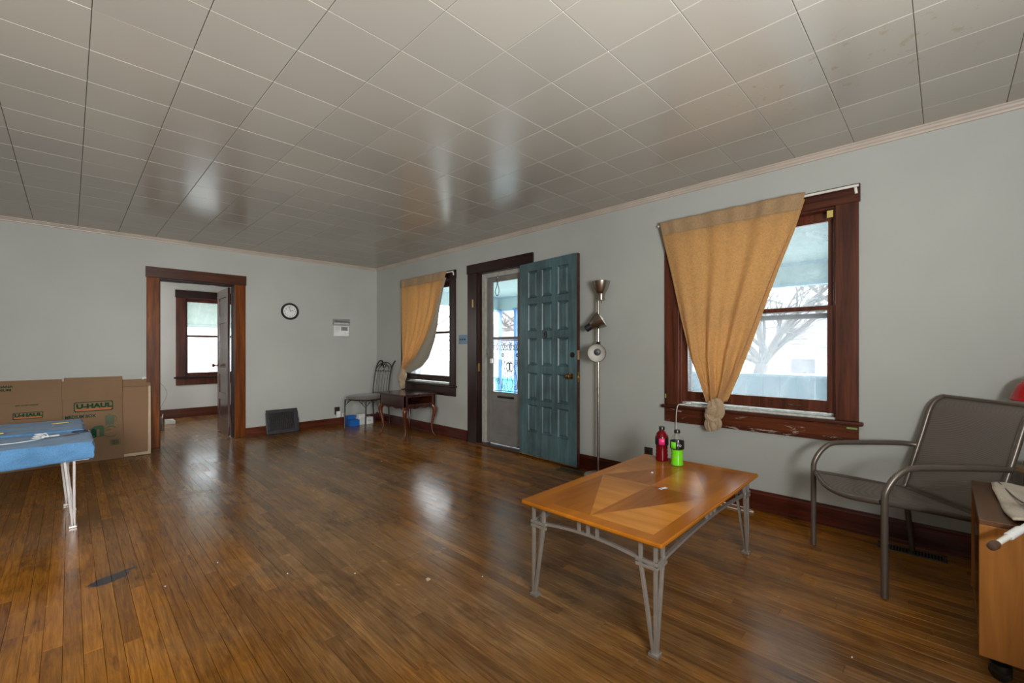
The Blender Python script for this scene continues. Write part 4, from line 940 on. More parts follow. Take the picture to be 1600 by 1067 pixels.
# ------------------------------------------------------------------ three-headed floor lamp
LX, LY = 3.45, 2.286
T = thing('floor_lamp', 'brushed nickel floor lamp with three shades behind the open blue door', 'lamp', (LX, LY, 0))
MB().lathe([(0, 0), (.125, 0), (.128, .008), (.118, .020), (.03, .030), (.0125, .034), (0, .034)], c=(LX-.01, LY, .001), n=32).build('lamp_base', plain('pale_lamp_base', (.50, .47, .43, 1), .4, .2), T, smooth=True)
MB().tube([(LX, LY, .03), (LX, LY, .80)], .0125, 12).tube([(LX, LY, .79), (LX, LY, .82)], .0145, 12).tube([(LX, LY, .80), (LX, LY, 1.64)], .0115, 12).build('pole', 'nickel', T, smooth=True)
shade = [(.034, 0), (.038, .004), (.051, .026), (.065, .056), (.076, .088), (.083, .118), (.081, .119), (.074, .088), (.063, .056), (.049, .026), (.032, .004)]
sock = [(0, -.060), (.028, -.060), (.033, -.054), (.034, -.006), (.036, -.004), (.036, .004), (0, .004)]
def head(pos, dirn, inner_front, name_dark=True):
    q = Vector(dirn).to_track_quat('Z', 'Y').to_matrix().to_4x4()
    h_ = MB().lathe(shade, c=pos, n=32, mat=q, caps=False).build('lamp_shade', 'nickel', T, smooth=True)
    pr = [(r_-.0015, z_+.001) for r_, z_ in [(.034, .006), (.049, .026), (.063, .056), (.074, .088), (.0805, .1175)]]
    MB().lathe(pr, c=pos, n=32, mat=q, caps=False).build('shade_lining', 'lampwhite', h_, smooth=True, fix=False)
    MB().lathe(sock, c=pos, n=20, mat=q).build('socket', 'black' if name_dark else 'nickel', h_, smooth=True)
    MB().lathe([(0, .005), (.019, .005), (.022, .03), (.020, .044), (0, .046)], c=pos, n=16, mat=q).build('bulb_holder', 'black', h_, smooth=True)
    return h_
h_ = head((LX-.0, LY-.030, 1.685), (0, 0, 1), False, False)
MB().tube([(LX, LY, 1.635), (LX, LY-.005, 1.65)], .012, 10).tube([(LX, LY-.032, 1.62), (LX, LY-.032, 1.60)], .003, 6).build('switch', 'black', h_)
pos2 = Vector((LX-.035, LY+.055, 1.395)); h_ = head(tuple(pos2), (.35, -.72, .50), False, True)
MB().tube([(LX, LY, 1.41), (LX-.02, LY+.03, 1.41), tuple(pos2)], .007, 8).build('bracket', 'black', h_)
pos3 = Vector((LX-.045, LY-.018, 1.150)); h_ = head(tuple(pos3), (-.86, -.52, -.06), True, True)
MB().tube([(LX, LY, 1.23), (LX-.01, LY-.006, 1.20), tuple(pos3)], .008, 8).box(LX-.014, LX+.014, LY-.014, LY+.014, 1.215, 1.245).build('bracket', 'black', h_)

# ------------------------------------------------------------------ blue-towelled end tables
def end_table(lab, xa, xb, ya, yb, zt):
    T = thing('end_table', lab, 'table', ((xa+xb)/2, (ya+yb)/2, 0))
    coffee_frame(T, xa+.05, xb-.085, ya+.045, yb-.045, zt-.03, zt-.105, 'silver_dull', 'silver_foot', sp=.045, rails=False)
    MB().cbox(xa+.01, xb-.01, ya+.01, yb-.01, zt-.03, zt-.008, .004).build('tabletop', 'table_border', T)
    return T
TA = end_table('end table on thin silver bars under the nearer blue towel', -.62, .105, 4.045, 4.585, .56)
TBt = end_table('end table under the farther blue towel, next to the cardboard', -.62, .075, 4.66, 5.30, .56)
MB().box(.0, .075, 4.074, 4.083, .448, .462).build('red_tag', 'red_tag', TA)
MB().box(-.03, .09, 4.078, 4.088, .440, .452).build('foot_plate', 'silver_dull', TA)
def towel_mesh(name, lab, xa, xb, ya, yb, zt, drop_f, drop_r, drop_l, seed):
    def f(u, v):
        # v: 0 front hem -> 1 back; u: 0 left -> 1 right hem
        tot_u = (xb-xa)+drop_r; du = u*tot_u; dx_over = max(0, du-(xb-xa))
        tot_v = drop_f+(yb-ya); dv_ = v*tot_v; over = max(0, drop_f-dv_)
        x_ = xa+min(du, xb-xa)+.010*min(1, dx_over/.03); y_ = ya+max(0, dv_-drop_f)-.010*min(1, over/.03)
        z_ = zt-over-dx_over if over == 0 or dx_over == 0 else zt-max(over, dx_over)
        if over > 0 and dx_over > 0: x_ += .004*min(over, dx_over)/.08; y_ -= .004
        n1 = noise.noise(Vector((x_*7, y_*7, seed)))
        if over == 0 and dx_over == 0: z_ += .007*n1+.004*noise.noise(Vector((x_*22, y_*22, seed)))
        else: x_ += .010*noise.noise(Vector((y_*12, z_*6, seed)))*(dx_over > 0); y_ += .010*noise.noise(Vector((x_*9, z_*5, seed)))*(over > 0); z_ -= drop_l*(1-u)*(over > 0)*over/drop_f
        return (x_, y_, z_)
    m = MB(); m.grid(f, 60, 50); o = m.build(name, 'towel', smooth=True, solid=.006, fix=False); tag(o, lab, 'towel'); return o
towel_mesh('blue_towel', 'blue terry towel hanging over the nearer end table, wire lying on it', -.62, .105, 4.045, 4.60, .562, .105, .10, .03, 3)
towel_mesh('blue_towel', 'blue terry towel on the farther end table, against the cardboard', -.62, .070, 4.655, 5.32, .574, .030, .10, .0, 8)
# things on the towels
b = MB(); zz = .573
pts = [(-.50, 4.30, zz), (-.40, 4.27, zz), (-.30, 4.25, zz), (-.20, 4.28, zz)]
for i in range(34):
    a = i*.55; pts.append((-.155+.028*math.cos(a)+.0006*i, 4.33+.05*math.sin(a)*.6, zz+.004+.0010*i))
pts += [(-.10, 4.28, zz+.02), (-.08, 4.33, zz+.012), (-.05, 4.38, zz+.006)]
b.tube(smooth_path(pts, 3), .0028, 6)
T = thing('charging_cable', 'coiled white cable with plug on the nearer blue towel', 'cable', (-.15, 4.3, .57)); b.build('wire', 'white', T, smooth=True)
MB().bar((-.13, 4.27, zz+.020), (-.055, 4.335, zz+.014), .014, .010).build('plug', 'white', T, bevel=.002); MB().bar((-.50, 4.30, zz+.004), (-.44, 4.285, zz+.004), .016, .012).build('plug', 'white', T, bevel=.002)
tag(MB().tube([(.10-.045+.045*math.cos(a*.63), 4.50+.035*math.sin(a*.63)-.02*(a > 7), zz+.004) for a in range(10)], .003, 6, closed=True).tube([(.085, 4.50, zz+.004), (.105, 4.56, zz+.006)], .004, 6).build('hair_tie', 'black', smooth=True), 'black elastic loop on the nearer blue towel', 'hair tie')
tag(MB().bar((-.03, 4.345, zz+.004), (.045, 4.40, zz+.004), .010, .005).build('brown_stick', 'rubber_brown'), 'short brown stick next to the white cable on the blue towel', 'stick')
tag(MB().bar((-.10, 5.02, .586), (-.01, 5.06, .586), .020, .006).build('yellow_strip', 'yellow'), 'yellow strip on the farther blue towel', 'strip')
tag(MB().bar((-.46, 4.66, .588), (-.33, 4.70, .588), .016, .008).build('yellow_pencil', 'yellow'), 'yellow strip on the fold where the two blue towels meet', 'strip')

# ------------------------------------------------------------------ flattened cartons leaning on the back wall
th = math.atan(.36/.88)
BX = thing('flattened_box', 'large flattened brown carton with green and orange print, leaning on the wall', 'box', (0, 6.33, .002), rot=(-th, 0, 0))
# local x = world x, local z runs up the tilted sheet, local -y faces the room
MB().box(-1.05, -.057, .0, .008, 0, .6868).build('side_panel', ['card'], BX, local=True); MB().box(-.052, .412, -.002, .006, 0, .6868).build('side_panel', 'card', BX, local=True)
MB().box(-1.05, -.062, -.0002, .007, .6872, .925).build('flap', 'card', BX, local=True); MB().box(-.046, .418, -.0022, .005, .6872, .936).build('flap', 'card', BX, local=True)
MB().box(-1.05, .415, .010, .016, 0, .90).build('rear_layer', 'card2', BX, local=True)
RT = (R(90), 0, 0)
def logo(x0, x1, z0, z1, sc):
    b = MB(); t = .008*sc; y0_, y1_ = -.0028, -.0020; c = .018*sc
    # rounded outline
    out = [];
    for cx, cz, a0 in ((x1-c, z1-c, 0), (x0+c, z1-c, 90), (x0+c, z0+c, 180), (x1-c, z0+c, 270)):
        for k in range(5): a = R(a0+k*22.5); out.append((cx+c*math.cos(a), cz+c*math.sin(a)))
    n = len(out); cx, cz = (x0+x1)/2, (z0+z1)/2
    inn = [(p+(t if p < cx else -t), q+(t if q < cz else -t)) for p, q in out]
    V = [(p, y0_, q) for p, q in out]+[(p, y0_, q) for p, q in inn]; b.add(V, [(i, (i+1) % n, n+(i+1) % n, n+i) for i in range(n)])
    b.build('logo_outline', 'green', BX, local=True, solid=.0006, fix=False)
    MB().box(x0+.016*sc, x1-.016*sc, y0_, y1_, z0+.014*sc, z0+.030*sc).build('logo_stripe', 'orange', BX, local=True)
    text('logo_lettering', 'U-HAUL', .067*sc, (x0+.018*sc, y0_, z0+.040*sc), RT, 'green', BX, off=.0036*sc, sx=(x1-x0-.036*sc)/(.067*sc*3.55))
logo(.028, .337, .545, .655, 1.0); logo(-.398, -.192, .514, .584, .66)
text('lettering', 'MEDIUM BOX', .050, (-.038, -.0028, .478), RT, 'green', BX, off=.0016, sx=.76)
text('lettering', 'MEDIANA', .033, (-.556, -.0028, .851), RT, 'green', BX, off=.001, sx=1.05); text('lettering', 'MEDIUM', .033, (-.556, -.0028, .815), RT, 'green', BX, off=.001, sx=1.15)
text('lettering', 'EASY-TO-LIFT HANDLES', .0155, (-.382, -.0028, .652), RT, 'green', BX, off=.0006, sx=.93)
MB().box(-.345, -.245, -.0006, .001, .606, .607).box(-.345, -.245, -.0006, .001, .634, .635).box(-.346, -.345, -.0006, .001, .606, .635).box(-.245, -.244, -.0006, .001, .606, .635).build('handle_cutout', 'green_pale', BX, local=True)
# printed picture of kitchen appliances: flat ink shapes
def ink(polys, mat, y0_=-.0028):
    b = MB()
    for p in polys: b.prism(p, lambda a_, c_, t: (a_, t, c_), y0_, y0_+.0008)
    b.build('printed_picture', mat, BX, local=True)
ink([[(.160, .275), (.162, .352), (.185, .378), (.245, .380), (.262, .362), (.262, .262), (.205, .255)]], 'green_mid')
ink([[(.155, .262), (.157, .345), (.180, .352), (.198, .335), (.198, .258), (.176, .250)]], 'green', -.0032)
ink([[(.273, .380), (.268, .482), (.276, .492), (.345, .488), (.350, .478), (.338, .378)], [(.296, .492), (.298, .505), (.318, .505), (.320, .492)], [(.350, .478), (.364, .470), (.366, .425), (.346, .408), (.345, .415), (.358, .428), (.357, .462), (.350, .468)]], 'green_pale')
ink([[(.258, .275), (.262, .325), (.276, .352), (.300, .368), (.330, .368), (.352, .350), (.363, .318), (.362, .272), (.335, .250), (.285, .252)]], 'card', -.0031)
ink([[(.258, .275), (.285, .252), (.335, .250), (.362, .272), (.360, .264), (.335, .243), (.283, .245), (.256, .268)], [(.262, .325), (.276, .352), (.300, .368), (.330, .368), (.352, .350), (.363, .318), (.352, .340), (.330, .356), (.300, .357), (.278, .343)]], 'green_mid', -.0035)
ink([[(.203, .262), (.204, .338), (.222, .342), (.222, .262)]], 'card', -.0034)
MB().lathe([(0, 0), (.006, 0), (.006, .0006), (0, .0006)], c=(.180, -.0036, .270), n=12, mat=Matrix.Rotation(R(90), 4, 'X')).build('printed_picture', 'green_pale', BX, local=True)
ink([[(.27, .318), (.312, .322), (.312, .328), (.27, .324)]], 'green', -.0035)
MB().box(.303, .389, -.0028, -.002, .150, .152).box(.303, .389, -.0028, -.002, .211, .213).box(.303, .305, -.0028, -.002, .15, .213).box(.387, .389, -.0028, -.002, .15, .213).build('barcode_frame', 'green', BX, local=True)
b = MB(); rr = random.Random(2); q = .312
while q < .378: w_ = rr.choice((.002, .003, .004)); b.box(q, q+w_, -.0028, -.002, .157, .206); q += w_+rr.choice((.002, .003))
b.build('barcode', 'green', BX, local=True)
B2 = thing('flattened_box', 'plain unprinted brown carton standing between the printed one and the doorway', 'box', (0, 6.352, .002), rot=(-th, 0, 0))
MB().prism([(.36, .02), (.628, .02), (.655, .80), (.36, .80)], lambda a_, c_, t: (a_, t, c_), .002, .012).build('side_panel', 'card2', B2, local=True); MB().box(.36, .670, .006, .014, .805, .895).build('flap', 'card', B2, local=True)
MB().prism([(.614, .0), (.640, .0), (.668, .800), (.648, .800)], lambda a_, c_, t: (a_, t, c_), -.012, -.004).build('folded_edge', 'card_edge', B2, local=True)
MB().box(.40, .632, -.008, -.002, 0, .030).build('folded_edge', 'card_edge', B2, local=True)
MB().prism([(.595, .885), (.625, .90), (.64, .885), (.652, .903), (.662, .90), (.655, .93), (.60, .925)], lambda a_, c_, t: (a_, t, c_), .002, .006).build('torn_tape', 'paper', B2, local=True)

# ------------------------------------------------------------------ back wall items
T = thing('wall_clock', 'round black-rimmed wall clock with white face on the back wall', 'clock', (2.222, YB, 1.718))
def wy(b, c, d):   # turn a z-up lathe to face -y
    Mx = Matrix.Translation(c) @ Matrix.Rotation(R(90), 4, 'X'); b.v = [tuple(Mx @ Vector(v)) for v in b.v]; return b
c = (2.222, YB-.0005, 1.718)
wy(MB().lathe([(0, 0), (.112, 0), (.120, .010), (.121, .022), (.112, .034), (.098, .032), (.090, .020), (0, .020)], n=40), c, 0).build('clock_rim', 'black', T, smooth=True)
wy(MB().lathe([(0, .0205), (.091, .0205), (.091, .0215), (0, .0215)], n=40), c, 0).build('clock_face', 'clock_face', T)
for k in range(12):
    a = R(90-30*(k+1)); text('numeral', str(k+1), .024, (c[0]+.072*math.cos(a)-.007-2.222, -.0228, c[2]+.072*math.sin(a)-.009-1.718), RT, 'black', T, off=.0004)
for a, L_, w_ in ((R(22), .046, .006), (R(96), .066, .005)):
    m = MB(); m.bar((c[0], YB-.0245, c[2]), (c[0]+L_*math.cos(a), YB-.0245, c[2]+L_*math.sin(a)), .0015, w_, up=(0, 0, 1)); m.build('clock_hand', 'black', T)
T = thing('intercom', 'white alarm keypad with a small grey display on the back wall', 'keypad', (2.975, YB, 1.44))
MB().cbox(2.855, 3.097, YB-.032, YB-.0005, 1.368, 1.535, .006).build('casing', 'white', T); MB().box(2.965, 3.068, YB-.0335, YB-.032, 1.462, 1.520).build('display', 'lcd', T)
MB().box(2.862, 3.090, YB-.0332, YB-.032, 1.372, 1.376).build('seam', 'piping', T); b = MB()
for i in range(3):
    for j in range(3): b.cbox(2.875+.024*i, 2.891+.024*i, YB-.0355, YB-.031, 1.472+.016*j, 1.484+.016*j, .002)
b.build('keys', 'paint_white', T)
text('digits', '1:57', .034, (.010, -.0338, .040), RT, 'piping', T, off=.0005)
T = thing('paper_holder', 'clear plastic holder with folded papers mounted above the keypad', 'holder', (2.97, YB, 1.60))
MB().box(2.845, 3.105, YB-.030, YB-.027, 1.552, 1.645).box(2.845, 3.105, YB-.03, YB-.001, 1.549, 1.552).box(2.845, 2.848, YB-.03, YB-.001, 1.552, 1.645).box(3.102, 3.105, YB-.03, YB-.001, 1.552, 1.645).build('holder_tray', 'clear_acrylic', T)
MB().box(2.86, 3.09, YB-.020, YB-.012, 1.556, 1.588).build('papers', 'paper', T); MB().box(2.87, 3.095, YB-.012, YB-.006, 1.59, 1.612).build('dark_folder', 'piping', T)
T = thing('wall_outlet', 'dark brown wall outlet with a white adapter, beside the blue boxes', 'outlet', (2.92, YB, .2))
MB().box(2.872, 2.955, YB-.006, YB, .165, .280).build('cover_plate', 'brown_plastic', T, bevel=.002); MB().cbox(2.895, 2.955, YB-.045, YB-.006, .120, .215, .004).build('adapter', 'white', T)
MB().tube(smooth_path([(2.885, YB-.012, .25), (2.872, YB-.03, .22), (2.876, YB-.03, .17), (2.90, YB-.03, .14)], 5), .003, 6).build('wire', 'brown_plastic', T, smooth=True)
T = thing('phone_jack', 'small white socket just above the back baseboard', 'socket', (3.03, YB, .15)); MB().cbox(2.99, 3.05, YB-.012, YB-.0005, .118, .175, .003).build('cover_plate', 'white', T); MB().box(3.01, 3.03, YB-.0135, YB-.012, .14, .155).build('port', 'rubber_brown', T)

# cast iron grille leaning on the back wall
T = thing('heat_grille', 'black cast iron heat grille leaning on the back wall below the clock', 'grille', (2.105, 6.60, .001), rot=(R(-13), 0, R(-1.2)))
gw, gh = .205, .335
b = MB(); b.box(-gw, gw, -.006, .006, 0, .050).box(-gw, gw, -.006, .006, gh-.045, gh).box(-gw, -gw+.045, -.006, .006, .05, gh-.045).box(gw-.045, gw, -.006, .006, .05, gh-.045)
b.build('frame', 'cast_iron', T, local=True, bevel=.004)
b = MB(); i_ = .040; b.box(-gw+i_, gw-i_, -.014, -.006, i_, i_+.010).box(-gw+i_, gw-i_, -.014, -.006, gh-i_-.010, gh-i_).box(-gw+i_, -gw+i_+.010, -.014, -.006, i_, gh-i_).box(gw-i_-.010, gw-i_, -.014, -.006, i_, gh-i_).build('raised_border', 'cast_iron', T, local=True, bevel=.002)
for k in range(13):
    x_ = -gw+.062+k*(2*gw-.124)/12; MB().box(x_-.003, x_+.003, -.004, .004, .045, gh-.045).build('bar', 'cast_iron', T, local=True)
for k in range(5):
    z_ = .085+k*.042; MB().box(-gw+.045, gw-.045, -.003, .003, z_-.002, z_+.002).build('cross_bar', 'cast_iron', T, local=True)
MB().tube([(p[0], -.006, p[2]) for p in arc((0, .06), .20, R(40), R(140), 14, 'xz', 0)], .004, 6).tube([(p[0], -.006, p[2]) for p in arc((0, .03), .20, R(48), R(132), 14, 'xz', 0)], .003, 6).build('arched_band', 'cast_iron', T, local=True, smooth=True)
MB().box(-gw+.045, gw-.045, .012, .016, .045, gh-.045).build('damper_plate', 'black_metal', T, local=True)
MB().box(gw, gw+.012, -.004, .02, .02, .20).build('side_flange', 'cast_iron', T, local=True)

# ------------------------------------------------------------------ wrought iron chair in the corner
F1, F2, B1, B2_ = Vector((2.872, 6.345, 0)), Vector((2.994, 5.933, 0)), Vector((3.372, 6.40, 0)), Vector((3.462, 6.085, 0))
T = thing('iron_chair', 'black wrought iron chair with scrolled back and grey cushion in the corner', 'chair', (3.17, 6.19, 0))
bkd = ((B1+B2_)/2-(F1+F2)/2).normalized()
def zv(p, z): return Vector((p.x, p.y, z))
for p in (F1, F2):
    MB().tube([zv(p, .001), zv(p, .012), zv(p+bkd*.008, .30), zv(p+bkd*.015, .435)], [.016, .013, .012, .012], 8).build('leg', 'bronze_iron', T, smooth=True)
def back_off(z): return interp([(0, 0), (.45, -.02), (.75, .01), (.90, .055), (.97, .085)], z)
for sgn, p in ((1, B1), (-1, B2_)):
    path = [p+bkd*back_off(z) + Vector((0, 0, z)) for z in (.001, .2, .45, .65, .80, .90)]
    a0 = p+bkd*.085; path += [zv(p+bkd*.085, .955), zv(p+bkd*.125, .992), zv(p+bkd*.165, .982), zv(p+bkd*.178, .945), zv(p+bkd*.155, .925), zv(p+bkd*.135, .940)]
    MB().tube(smooth_path(path, 5), .0105, 8).build('leg', 'bronze_iron', T, smooth=True)
def bp(t, z, o=0): return (B1.lerp(B2_, t))+bkd*(back_off(z)+o)+Vector((0, 0, z))
for z in (.50, .835): MB().tube([bp(0, z), bp(1, z)], .006, 8).build('back_rail', 'bronze_iron', T, smooth=True)
for k in range(1, 6):
    t = k/6; MB().tube([bp(t, z) for z in (.50, .65, .835)], .0045, 6).build('back_bar', 'bronze_iron', T, smooth=True)
b = MB()
b.tube([bp(.5-.5*math.cos(math.pi*i/12), .835+.135*math.sin(math.pi*i/12)) for i in range(13)], .0065, 8)
b.tube([bp(.5-.34*math.cos(math.pi*i/12), .835+.10*math.sin(math.pi*i/12)) for i in range(13)], .005, 6)
b.tube([bp(.32-.16*math.cos(math.pi*i/10), .835+.085*math.sin(math.pi*i/10)) for i in range(11)], .0045, 6); b.tube([bp(.68-.16*math.cos(math.pi*i/10), .835+.085*math.sin(math.pi*i/10)) for i in range(11)], .0045, 6)
b.tube([bp(.5+.075*math.cos(2*math.pi*i/14), .925+.035*math.sin(2*math.pi*i/14)) for i in range(14)], .005, 6, closed=True)
b.build('back_scrollwork', 'bronze_iron', T, smooth=True)
# seat cushion and frame
mf, mb_ = (F1+F2)/2, (B1+B2_)/2
def seatp(a_, r_, z_):
    # rounded trapezoid
    c_, s_ = math.cos(a_), math.sin(a_); k = (abs(c_)**3.2+abs(s_)**3.2)**(-1/3.2); u_, v_ = k*c_*r_, k*s_*r_
    wf, wb = .248, .200; w2 = wb+(wf-wb)*(1-(u_+1)/2); ctr = mf.lerp(mb_, (u_+1)/2*1.02-.075); side = (F2-F1).normalized()
    return ctr+side*(v_*w2)+Vector((0, 0, z_))
n = 36; prof = [(.90, .436), (.98, .442), (1.02, .458), (.99, .476), (.85, .490), (.5, .497), (.1, .498)]
V = [seatp(2*math.pi*j/n, r_, z_) for r_, z_ in prof for j in range(n)]; Fs = [(i*n+j, i*n+(j+1) % n, (i+1)*n+(j+1) % n, (i+1)*n+j) for i in range(len(prof)-1) for j in range(n)]+[tuple(range(n))[::-1], tuple((len(prof)-1)*n+j for j in range(n))]
MB().add(V, Fs).build('seat_cushion', 'seat_grey', T, smooth=True)
MB().tube([seatp(2*math.pi*j/24, .90, .430) for j in range(24)], .008, 6, closed=True).build('seat_frame', 'bronze_iron', T, smooth=True)
corners = [F1, F2, B2_, B1]
for i in range(4):
    p, q = corners[i], corners[(i+1) % 4]; d = (q-p).normalized(); L_ = (q-p).length; b = MB()
    for a_, dd_ in ((p, d), (q, -d)):
        b.tube(smooth_path([zv(a_, .33), zv(a_+dd_*.055, .372), zv(a_+dd_*.115, .412), zv(a_+dd_*.13, .425)], 4), .0045, 6)
        b.tube(smooth_path([zv(a_, .36), zv(a_+dd_*.02, .405), zv(a_+dd_*.05, .425), zv(a_+dd_*.072, .412), zv(a_+dd_*.068, .392), zv(a_+dd_*.052, .392)], 4), .004, 6)
    b.build('corner_scroll', 'bronze_iron', T, smooth=True)

# ------------------------------------------------------------------ cherry side table
xa, xb, ya, yb = 2.975, 3.515, 4.875, 5.575
T = thing('side_table', 'dark cherry side table with curved legs and open drawer slot beneath the curtain', 'table', ((xa+xb)/2, (ya+yb)/2, 0))
def _top(z0_, z1_, ins):
    poly = [];
    for cx, cy, a0 in ((xb-.03, yb-.03, 0), (xa+.03, yb-.03, 90), (xa+.03, ya+.03, 180), (xb-.03, ya+.03, 270)):
        for k in range(5): a = R(a0+k*22.5); poly.append((cx+(.03-ins)*math.cos(a), cy+(.03-ins)*math.sin(a)))
    return poly
m = MB(); m.prism(_top(0, 0, 0), lambda a_, b_, t: (a_, b_, t), .572, .590); m.build('tabletop', 'cherry', T, bevel=.004)
e = .035; za, zb_ = .425, .572
MB().box(xa+e, xa+e+.016, ya+e, yb-e, za, zb_).build('apron_panel', 'cherry', T)
MB().box(xb-e-.016, xb-e, ya+e, yb-e, za, zb_).build('apron_panel', 'cherry', T); MB().box(xa+e, xb-e, yb-e-.016, yb-e, za, zb_).build('apron_panel', 'cherry', T)
# front (towards -y) with the empty drawer slot
MB().box(xa+e, xb-e, ya+e, ya+e+.016, za, za+.035).box(xa+e, xb-e, ya+e, ya+e+.016, zb_-.022, zb_).box(xa+e, xa+e+.05, ya+e, ya+e+.016, za+.035, zb_-.022).box(xb-e-.05, xb-e, ya+e, ya+e+.016, za+.035, zb_-.022).build('drawer_frame', 'cherry', T)
MB().box(xa+e+.016, xb-e-.016, ya+e+.02, yb-e-.02, za+.02, za+.03).bar((xa+.1, ya+.1, za+.045), (xb-.12, yb-.2, za+.045), .03, .02).build('drawer_runner', 'cherry_leg', T)
def scallop(L_):
    pts = [(0, 0), (L_, 0)]; low = []
    for i in range(25):
        t = i/24; low.append((L_*t, -.010-.020*abs(math.cos(t*math.pi*3))-.014*(abs(t-.5) > .36)))
    return [(0, .004), *[(p[0], p[1]) for p in low], (L_, .004)]
sp_ = scallop(yb-ya-2*e); MB().prism(sp_, lambda a_, b_, t: (t, ya+e+a_, za+b_), xa+e, xa+e+.016).build('scalloped_skirt', 'cherry', T)
sp_ = scallop(xb-xa-2*e); MB().prism(sp_, lambda a_, b_, t: (xa+e+a_, t, za+b_), ya+e, ya+e+.016).build('scalloped_skirt', 'cherry', T)
for cx, dx in ((xa+.062, -1), (xb-.062, 1)):
    for cy, dy in ((ya+.062, -1), (yb-.062, 1)):
        pr = [(.43, 0.0, .034), (.405, .014, .036), (.37, .026, .033), (.32, .024, .026), (.24, .008, .019), (.15, -.004, .0145), (.08, .000, .013), (.045, .012, .014), (.024, .026, .020), (.012, .034, .024), (.002, .034, .020)]
        P_ = [Vector((cx+dx*o_*.9, cy+dy*o_*.9, z_)) for z_, o_, r_ in pr]; sm = smooth_path(P_, 3)
        rs = [interp([(z_, r_) for z_, o_, r_ in pr], p.z) for p in sm]; m = MB(); n = 12; V = []
        for p, r_ in zip(sm, rs):
            for j in range(n): V.append((p.x+r_*math.cos(2*math.pi*j/n), p.y+r_*math.sin(2*math.pi*j/n), p.z))
        k = len(sm); m.add(V, [(i*n+j, i*n+(j+1) % n, (i+1)*n+(j+1) % n, (i+1)*n+j) for i in range(k-1) for j in range(n)]+[tuple(range(n)), tuple((k-1)*n+j for j in range(n))[::-1]])
        m.build('leg', 'cherry_leg', T, smooth=True)

# small cartons behind the chair
def carton(lab, xa, xb, ya, yb, z0_, z1_, mat, words=None, wm='white', side=None):
    T = thing('small_box', lab, 'box', ((xa+xb)/2, (ya+yb)/2, z0_)); MB().cbox(xa, xb, ya, yb, z0_, z1_, .0015).build('carton', mat, T)
    MB().box(xa+.001, xb-.001, ya+.001, yb-.001, z1_-.0002, z1_+.0010).build('lid_flap', mat, T)
    if words: text('lettering', words, .030, ((xb-xa)/2-.095 if len(words) > 2 else 0, -(yb-ya)/2-.0005, .045), RT, wm, T)
    return T
carton('bright blue box lying in front, nearest of the small boxes behind the iron chair', 2.982, 3.128, 6.392, 6.50, .001, .094, 'blue_box')
carton('taller bright blue box directly behind the front blue one', 2.990, 3.128, 6.515, 6.60, .001, .148, 'blue_box')
carton('long white box under the iron chair, next to the blue boxes', 3.135, 3.385, 6.440, 6.56, .001, .105, 'white', 'SUS', 'piping')
carton('shorter white box resting on the long white one under the iron chair', 3.150, 3.255, 6.450, 6.55, .1065, .165, 'white')
tag(MB().tube(smooth_path([(3.27, 6.25, .004), (3.36, 6.05, .004), (3.46, 5.88, .006), (3.50, 5.75, .05), (3.52, 5.82, .10), (3.50, 6.0, .14), (3.46, 6.2, .13), (3.47, 6.45, .06)], 8), .0035, 6).build('black_cord', 'black', smooth=True), 'black cord looping behind the iron chair and cherry table', 'cord')

# ------------------------------------------------------------------ right wall small things
T = thing('switch_plate', 'slate blue triple light switch plate between window and entry door', 'switch', (XR, 4.43, 1.30)); MB().cbox(XR-.006, XR-.0003, 4.345, 4.520, 1.242, 1.360, .002).build('cover_plate', 'blue_plate', T)
for k in range(3): MB().box(XR-.020, XR-.005, 4.383+.046*k, 4.393+.046*k, 1.292, 1.312).build('toggle', 'black', T)
T = thing('wall_outlet', 'dark brown outlet low on the wall behind the coffee table bottles', 'outlet', (XR, 1.85, .27)); MB().cbox(XR-.007, XR-.0003, 1.812, 1.890, .205, .315, .002).build('cover_plate', 'brown_plastic', T)
for z_ in (.235, .28): MB().cbox(XR-.009, XR-.006, 1.832, 1.870, z_-.014, z_+.014, .001).build('socket_face', 'black', T)
T = thing('window_cable', 'thin beige cable coming out over the window stool above the bottles', 'cable', (3.55, 1.58, .7))
MB().tube(smooth_path([(3.60, 1.52, .735), (3.565, 1.535, .722), (3.528, 1.562, .718), (3.520, 1.574, .66), (3.548, 1.590, .56), (3.562, 1.600, .40), (3.560, 1.61, .20), (3.54, 1.58, .02), (3.49, 1.4, .006), (3.44, 1.15, .006), (3.46, .98, .006), (3.52, 1.10, .006), (3.50, 1.28, .008)], 7), .0035, 6).build('wire', 'white_metal', T, smooth=True)
MB().cbox(3.583, 3.607, 1.49, 1.52, .724, .742, .002).build('plug', 'white', T)

# floor registers
def register(lab, cx, cy, L_, W_, rz):
    T = thing('floor_vent', lab, 'vent', (cx, cy, .0005), rotz=rz); b = MB()
    b.box(-W_/2, -W_/2+.018, -L_/2, L_/2, 0, .005).box(W_/2-.018, W_/2, -L_/2, L_/2, 0, .005).box(-W_/2, W_/2, -L_/2, -L_/2+.018, 0, .005).box(-W_/2, W_/2, L_/2-.018, L_/2, 0, .005).box(-W_/2+.018, W_/2-.018, -.008, .008, 0, .005)
    b.build('frame', 'vent', T, local=True, bevel=.001); MB().box(-W_/2+.01, W_/2-.01, -L_/2+.01, L_/2-.01, 0, .001).build('opening', 'dark', T, local=True)
    k = -L_/2+.028
    while k < L_/2-.022:
        if abs(k) > .012: MB().box(-W_/2+.018, W_/2-.018, k-.0022, k+.0022, .0012, .0045).build('louvre', 'vent', T, local=True)
        k += .0135
register('brown floor vent beneath the patio chair, along the baseboard', 3.435, .140, .30, .115, R(2))
register('brown floor vent on the floor at the foot of the open blue door', 3.40, 2.56, .30, .115, R(2))
register('dark floor vent in front of the cherry side table', 3.30, 4.70, .26, .11, R(2))
